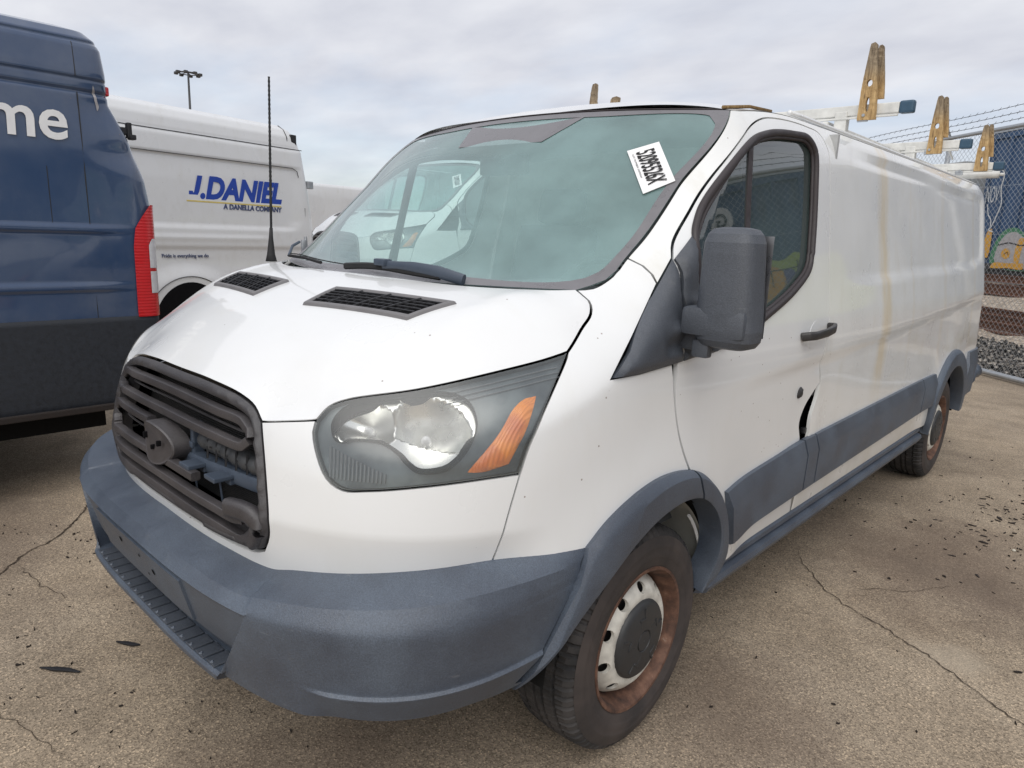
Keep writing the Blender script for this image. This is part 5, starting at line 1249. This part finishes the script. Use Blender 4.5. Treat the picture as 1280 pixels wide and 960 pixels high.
gr = MB(); gr.grid(np.array([[fp(u, D, z) for D, z in ((.15, .02), (1.2, .035), (2.6, .05))] for u in np.linspace(-40, 40, 60)])); gr.build('gravel_bed', 'gravel', kind='structure')
gr = MB(); rsn = np.random.RandomState(5)
gr.grid(np.array([[fp(u, D, z+.02*rsn.randn()*(D > 2.7)) for D, z in ((2.55, .04), (3.4, .17), (4.4, .36), (5.4, .55), (6.4, .72), (7.4, .85), (9, .95), (13, .95), (16, 0))] for u in np.linspace(-40, 40, 160)])); gr.build('rail_embankment', 'ballast', kind='structure', smooth=True)
m = MB(); rr_ = np.random.RandomState(2)
for i in range(2600):
    u = rr_.uniform(-3.5, 5); D = rr_.uniform(.2, 2.7); s_ = rr_.uniform(.018, .05); c = np.array(fp(u, D, .03+.012*D+s_*.3)); R3 = np.linalg.qr(rr_.randn(3, 3))[0]
    V = [c+R3 @ (np.array(p)*s_*rr_.uniform(.6, 1.1)) for p in ((1,0,0),(-1,0,0),(0,1,0),(0,-1,0),(0,0,1),(0,0,-1))]; m.add(V, [(0,2,4),(2,1,4),(1,3,4),(3,0,4),(2,0,5),(1,2,5),(3,1,5),(0,3,5)])
m.build('gravel_stones', 'gravel', kind='stuff')
def rail(D, z, h=.17, u0=-34, u1=34, lab='', wob=0.0):
    o = MB(); pr = [(-.07, 0), (.07, 0), (.07, .02), (.012, .045), (.012, h-.04), (.036, h-.03), (.036, h), (-.036, h), (-.036, h-.03), (-.012, h-.04), (-.012, .045), (-.07, .02)]
    rows = [[fp(u, D+a, z+b_) for a, b_ in pr] for u in (u0, u1)]; n = len(pr); o.v = rows[0]+rows[1]; o.f = [(j, (j+1) % n, n+(j+1) % n, n+j) for j in range(n)]
    r = o.build('rail', 'rust'); top(r, lab, 'rail', 'rails lying along the embankment behind the fence')
rail(3.22, .12, .20, lab='rusty steel rail lowest on the embankment, just above the gravel')
rail(3.62, .21, .20, lab='rusty steel rail second from the gravel on the embankment', u0=-30, u1=30)
rail(3.95, .30, .20, lab='rusty steel rail third from the gravel, topmost of the lower stack')
rail(5.85, .62, .26, lab='dark rusty rail on the pale upper strip of the embankment')
rail(7.2, .84, .20, lab='rusty running rail nearest the blue boxcar')
for uu in np.arange(-14, 6, .62):
    pass
def boxcar(u0, u1, zt, mat, lab, D=8.0, ztopribs=True):
    c = empty('boxcar', fp((u0+u1)/2, D+1.4, .95), lab, 'railway boxcar', 'railway cars behind the fence')
    def bx_(name, ua, ub, Da, Db, za, zb_, mt):
        V = [fp(u, d_, z) for z in (za, zb_) for u, d_ in ((ua, Da), (ub, Da), (ub, Db), (ua, Db))]
        return mk(name, V, [(0,1,5,4),(1,2,6,5),(2,3,7,6),(3,0,4,7),(4,5,6,7),(3,2,1,0)], mt, c, smooth=False)
    bx_('body_shell', u0, u1, D, D+2.8, 1.18, zt, mat); bx_('underframe', u0+.2, u1-.2, D+.1, D+2.7, .98, 1.18, 'dark_steel')
    bx_('roof', u0-.03, u1+.03, D-.04, D+2.84, zt, zt+.10, 'galvanised' if ztopribs else mat)
    for u in np.arange(u0+.02, u1-.05, .62): bx_('side_post', u, u+.10, D-.05, D, 1.2, zt-.02, mat)
    bx_('side_sill', u0, u1, D-.06, D, 1.16, 1.30, 'dark_steel'); bx_('side_rail', u0, u1, D-.055, D, zt-.16, zt-.02, mat)
    bx_('side_door', u0+1.45, u0+3.6, D-.045, D, 1.32, zt-.2, mat)
    for ub in (u0+2.2, u1-2.2): 
        bx_('bogie', ub-1.2, ub+1.2, D+.25, D+2.5, .86, 1.02, 'dark_steel')
        for du in (-.8, .8):
            m = MB(); q = [fp(ub+du+.38*cos(t), D+.5, 1.02-.0+.38*sin(t)-.02) for t in np.linspace(0, 2*pi, 24, endpoint=False)]; q2 = [tuple(np.array(p)+np.append(FN*.12, 0)) for p in q]; m.v = q+q2; m.f = [(j, (j+1) % 24, 24+(j+1) % 24, 24+j) for j in range(24)]+[tuple(range(24))]; m.build('rail_wheel', 'rust', c)
    return c
car = boxcar(-10.36, 6.6, 4.78, 'blue_steel', 'blue railway boxcar with graffiti behind the fence')
boxcar(-26.5, -11.3, 4.05, 'hopper_grey', 'grey railway car coupled left of the blue boxcar', ztopribs=False)
boxcar(7.4, 22.0, 4.7, 'blue_steel', 'blue railway boxcar coupled to the right end of the graffiti boxcar')
# graffiti: flat paint on the boxcar side
def paint(name, pts, mat, off=.012, wide=None):
    D_ = 8.0-.055-off
    if wide:
        m = MB(); P = spline(pts, .06); L_ = []
        for i in range(len(P)):
            t = P[min(i+1, len(P)-1)]-P[max(i-1, 0)]; t /= max(np.linalg.norm(t), 1e-9); n = np.array((-t[1], t[0])); L_.append((P[i]+n*wide/2, P[i]-n*wide/2))
        m.grid(np.array([[fp(a[0], D_, a[1]), fp(b_[0], D_, b_[1])] for a, b_ in L_])); return m.build(name, mat, car)
    P = closed(pts, .08); V2, T = tri2d(P if area(P) > 0 else P[::-1], (), .3); return mk(name, [fp(a, D_, b_) for a, b_ in V2], [tuple(t) for t in T], mat, car, smooth=False)
paint('graffiti_patch', [(-9.65,1.30),(-9.55,1.95),(-9.35,2.18),(-9.0,2.26),(-8.6,2.12),(-8.2,2.22),(-7.6,2.0),(-7.3,1.6),(-7.4,1.32)], 'graffiti_green', .004)
paint('graffiti_patch', [(-9.48,1.34),(-9.46,1.80),(-9.25,2.08),(-8.95,2.14),(-8.55,1.98),(-8.2,2.08),(-7.9,1.7),(-7.9,1.34)], 'graffiti_grey', .008)
paint('graffiti_patch', [(-9.95,1.5),(-9.93,2.15),(-9.80,2.24),(-9.74,1.9),(-9.78,1.45)], 'graffiti_orange', .008)
paint('graffiti_patch', [(-9.30,1.50),(-9.28,1.66),(-9.12,1.72),(-9.0,1.62),(-9.02,1.48),(-9.18,1.44)], 'graffiti_orange', .012)
paint('graffiti_patch', [(-9.62,1.20),(-9.55,1.31),(-9.0,1.33),(-8.5,1.32),(-8.5,1.20),(-9.0,1.20)], 'graffiti_orange', .012)
paint('graffiti_patch', [(-8.82,1.35),(-8.86,1.70),(-8.74,2.0),(-8.62,1.98),(-8.66,1.6),(-8.68,1.35)], 'graffiti_orange', .012)
paint('graffiti_stroke', [(-9.45,1.80),(-9.1,1.86),(-8.7,1.80),(-8.3,1.86)], 'graffiti_black', .016, .03)
paint('graffiti_stroke', [(-9.2,1.56),(-9.1,1.62),(-9.05,1.54)], 'graffiti_black', .016, .02)
paint('graffiti_stroke', [(-10.25,3.75),(-9.95,3.82),(-9.70,3.70),(-9.72,3.3),(-9.62,2.9),(-9.70,2.6),(-9.82,2.3),(-9.9,2.2),(-9.72,2.15)], 'graffiti_white', .010, .035)
text_mesh('graffiti_letters', 'NOV', .42, 'graffiti_white', (*(FD*.50), -.04), (0, 0, 1.5), fp(-10.22, 7.93, 2.95), car, bold=-.004, thick=.001)
paint('graffiti_stroke', [(-10.1,2.9),(-10.0,2.6),(-9.9,2.5),(-9.85,2.3)], 'graffiti_white', .012, .03)
paint('graffiti_patch', [(2.42,3.95),(2.35,4.25),(2.15,4.38),(1.92,4.28),(1.86,4.0),(2.0,3.82),(2.2,3.80)], 'graffiti_white', .004)
text_mesh('graffiti_letters', 'G', .42, 'graffiti_black', (*(FD*.9), 0), (0, 0, 1), fp(1.99, 7.92, 3.94), car, bold=.01, thick=.001)
paint('graffiti_patch', [(-.9,1.6),(-.8,2.7),(-.2,2.85),(.3,2.8),(.6,3.02),(.95,2.85),(1.4,2.95),(1.9,2.8),(2.6,2.95),(3.2,2.7),(3.4,1.7)], 'graffiti_lime', .004)
paint('graffiti_patch', [(1.0,1.9),(1.0,2.6),(1.25,2.72),(1.5,2.6),(1.55,2.0)], 'graffiti_orange', .008); paint('graffiti_patch', [(.70,2.1),(.72,2.55),(.92,2.62),(.96,2.15)], 'graffiti_purple', .008)
for pts in ([(-.6,2.6),(.2,2.66),(1.0,2.60),(2.0,2.66),(3.1,2.55)], [(.3,2.66),(.3,2.2)], [(.62,2.8),(.60,2.3)], [(1.25,2.7),(1.24,2.2)], [(-.2,2.4),(.3,2.42),(.6,2.4)], [(1.9,2.8),(1.85,2.1)], [(1.6,2.4),(2.2,2.38),(2.9,2.42)]): paint('graffiti_stroke', pts, 'graffiti_black', .012, .03)

# high mast light in the far left
mast = empty('light_mast', (-73.8+1.96, 30.9-.6, 0), 'tall mast with a ring of floodlights far behind the vans', 'light mast')
mx_, my_ = -71.84, 30.3
MB().tube([(mx_, my_, 0), (mx_, my_, 16.0)], .26, 10, rr=[.19, .09]).build('mast_pole', 'dark_steel', mast, smooth=True)
MB().tube([(mx_+.9*cos(t), my_+.9*sin(t), 15.8) for t in np.linspace(0, 2*pi, 17)], .05, 5, caps=False).build('mast_ring', 'dark_steel', mast)
for i in range(8):
    t = 2*pi*i/8+.2; MB().rbox((mx_+1.1*cos(t), my_+1.1*sin(t), 15.75), (.34, .34, .26), .05).build('floodlight', 'dark_steel', mast)
    MB().tube([(mx_, my_, 15.9), (mx_+.9*cos(t), my_+.9*sin(t), 15.85)], .04, 4).build('mast_spoke', 'dark_steel', mast)

# ------------------------------------------------------------------ cracks and litter on the ground
def crack(pts, wd, seed):
    rs = np.random.RandomState(seed); P = spline(pts, .018); n = len(P)
    off = np.cumsum(rs.randn(n, 2)*.004, 0); off -= np.linspace(0, 1, n)[:, None]*off[-1]; P = P+off+rs.randn(n, 2)*.0025; L_ = []
    for i in range(n):
        t = P[min(i+1, n-1)]-P[max(i-1, 0)]; t /= max(np.linalg.norm(t), 1e-9); q = np.array((-t[1], t[0])); w_ = wd*(.35+.65*rs.rand())*min(1, 4*min(i, n-1-i)/n+.15); L_.append([tuple(P[i]+q*w_/2)+(.004,), tuple(P[i]-q*w_/2)+(.004,)])
    MB().grid(np.array(L_)).build('crack', 'crack_dark', ground)
crack([(-1.30, -.30), (-1.483, -.106), (-1.70, .06), (-1.80, .20), (-2.008, .344), (-2.3, .55), (-2.9, .8)], .011, 1)
crack([(-1.55, -.02), (-1.30, .02), (-1.12, .05)], .006, 2)
crack([(.80, 2.90), (.862, 2.761), (1.05, 2.58), (1.30, 2.418), (1.50, 2.33), (1.814, 2.114), (2.1, 1.95)], .007, 3)
crack([(1.12, 2.62), (1.30, 2.78), (1.50, 3.05)], .004, 4)
crack([(-.9, -.4), (-.5, -.3), (-.1, -.2)], .003, 6)
def shard(pts, w_, lab, h=.006):
    m = MB(); m.tube([(x, y, h) for x, y in pts], 1.0, 7, rr=[.3, 1.0, .9, .35][:len(pts)], sq=(w_, h*.9, .8)); o = m.build('plastic_shard', 'black_plastic'); autosmooth(o, 40); top(o, lab, 'debris', 'dark shards on the ground by the bumper')
shard([(-.665, -.150), (-.62, -.115), (-.585, -.085), (-.545, -.06)], .011, 'long dark shard lying on the ground, the one farther from the bumper')
shard([(-.655, .090), (-.62, .112), (-.59, .130), (-.575, .145)], .010, 'short dark shard lying on the ground close to the front bumper')
m = MB(); rs = np.random.RandomState(11)
def chip(x, y, s_):
    a = rs.rand()*pi; c_, s2 = cos(a), sin(a); l, w_ = s_*rs.uniform(.8, 2.4), s_*rs.uniform(.25, .6); hh = rs.uniform(.004, .012)
    V = []
    for k in range(6):
        t = 2*pi*k/6; px_, py_ = l*cos(t)*rs.uniform(.7, 1.1), w_*sin(t)*rs.uniform(.7, 1.1); V.append((x+px_*c_-py_*s2, y+px_*s2+py_*c_, hh*rs.uniform(.4, 1)))
    V += [(v[0], v[1], .001) for v in V]; m.add(V, [(0,1,2,3,4,5)]+[(i, (i+1) % 6, 6+(i+1) % 6, 6+i) for i in range(6)])
for i in range(190):
    t = rs.rand(); x = rs.normal(1.45+.25*t, .22); y = rs.normal(3.6+1.0*t, .42); chip(x, y, rs.choice([.006, .009, .014], p=[.6, .3, .1]))
for i in range(150): chip(rs.uniform(.6, 3.2), rs.uniform(1.2, 6.5), rs.choice([.004, .006, .010], p=[.6, .3, .1]))
for i in range(120): chip(rs.uniform(-2.2, .4), rs.uniform(-.45, .5), .004)
m.build('bark_chips', 'bark', kind='stuff')
for i, (x, y, s_, lab) in enumerate(((1.96, 3.60, .018, 'small pale stone on the open asphalt right of the bark chips'), (1.62, 3.75, .010, 'tiny pale pebble among the bark chips'))):
    mm = MB(); bm = bmesh.new(); bmesh.ops.create_icosphere(bm, subdivisions=2, radius=s_); 
    for v in bm.verts: v.co *= 1+.25*sin(v.co.x*180+i)*cos(v.co.y*140)
    bm.verts.index_update(); mm.add([(v.co.x+x, v.co.y+y, v.co.z*.6+s_*.5) for v in bm.verts], [[v.index for v in f.verts] for f in bm.faces]); bm.free()
    top(mm.build('stone', 'pale_stone', smooth=True), lab, 'stone')
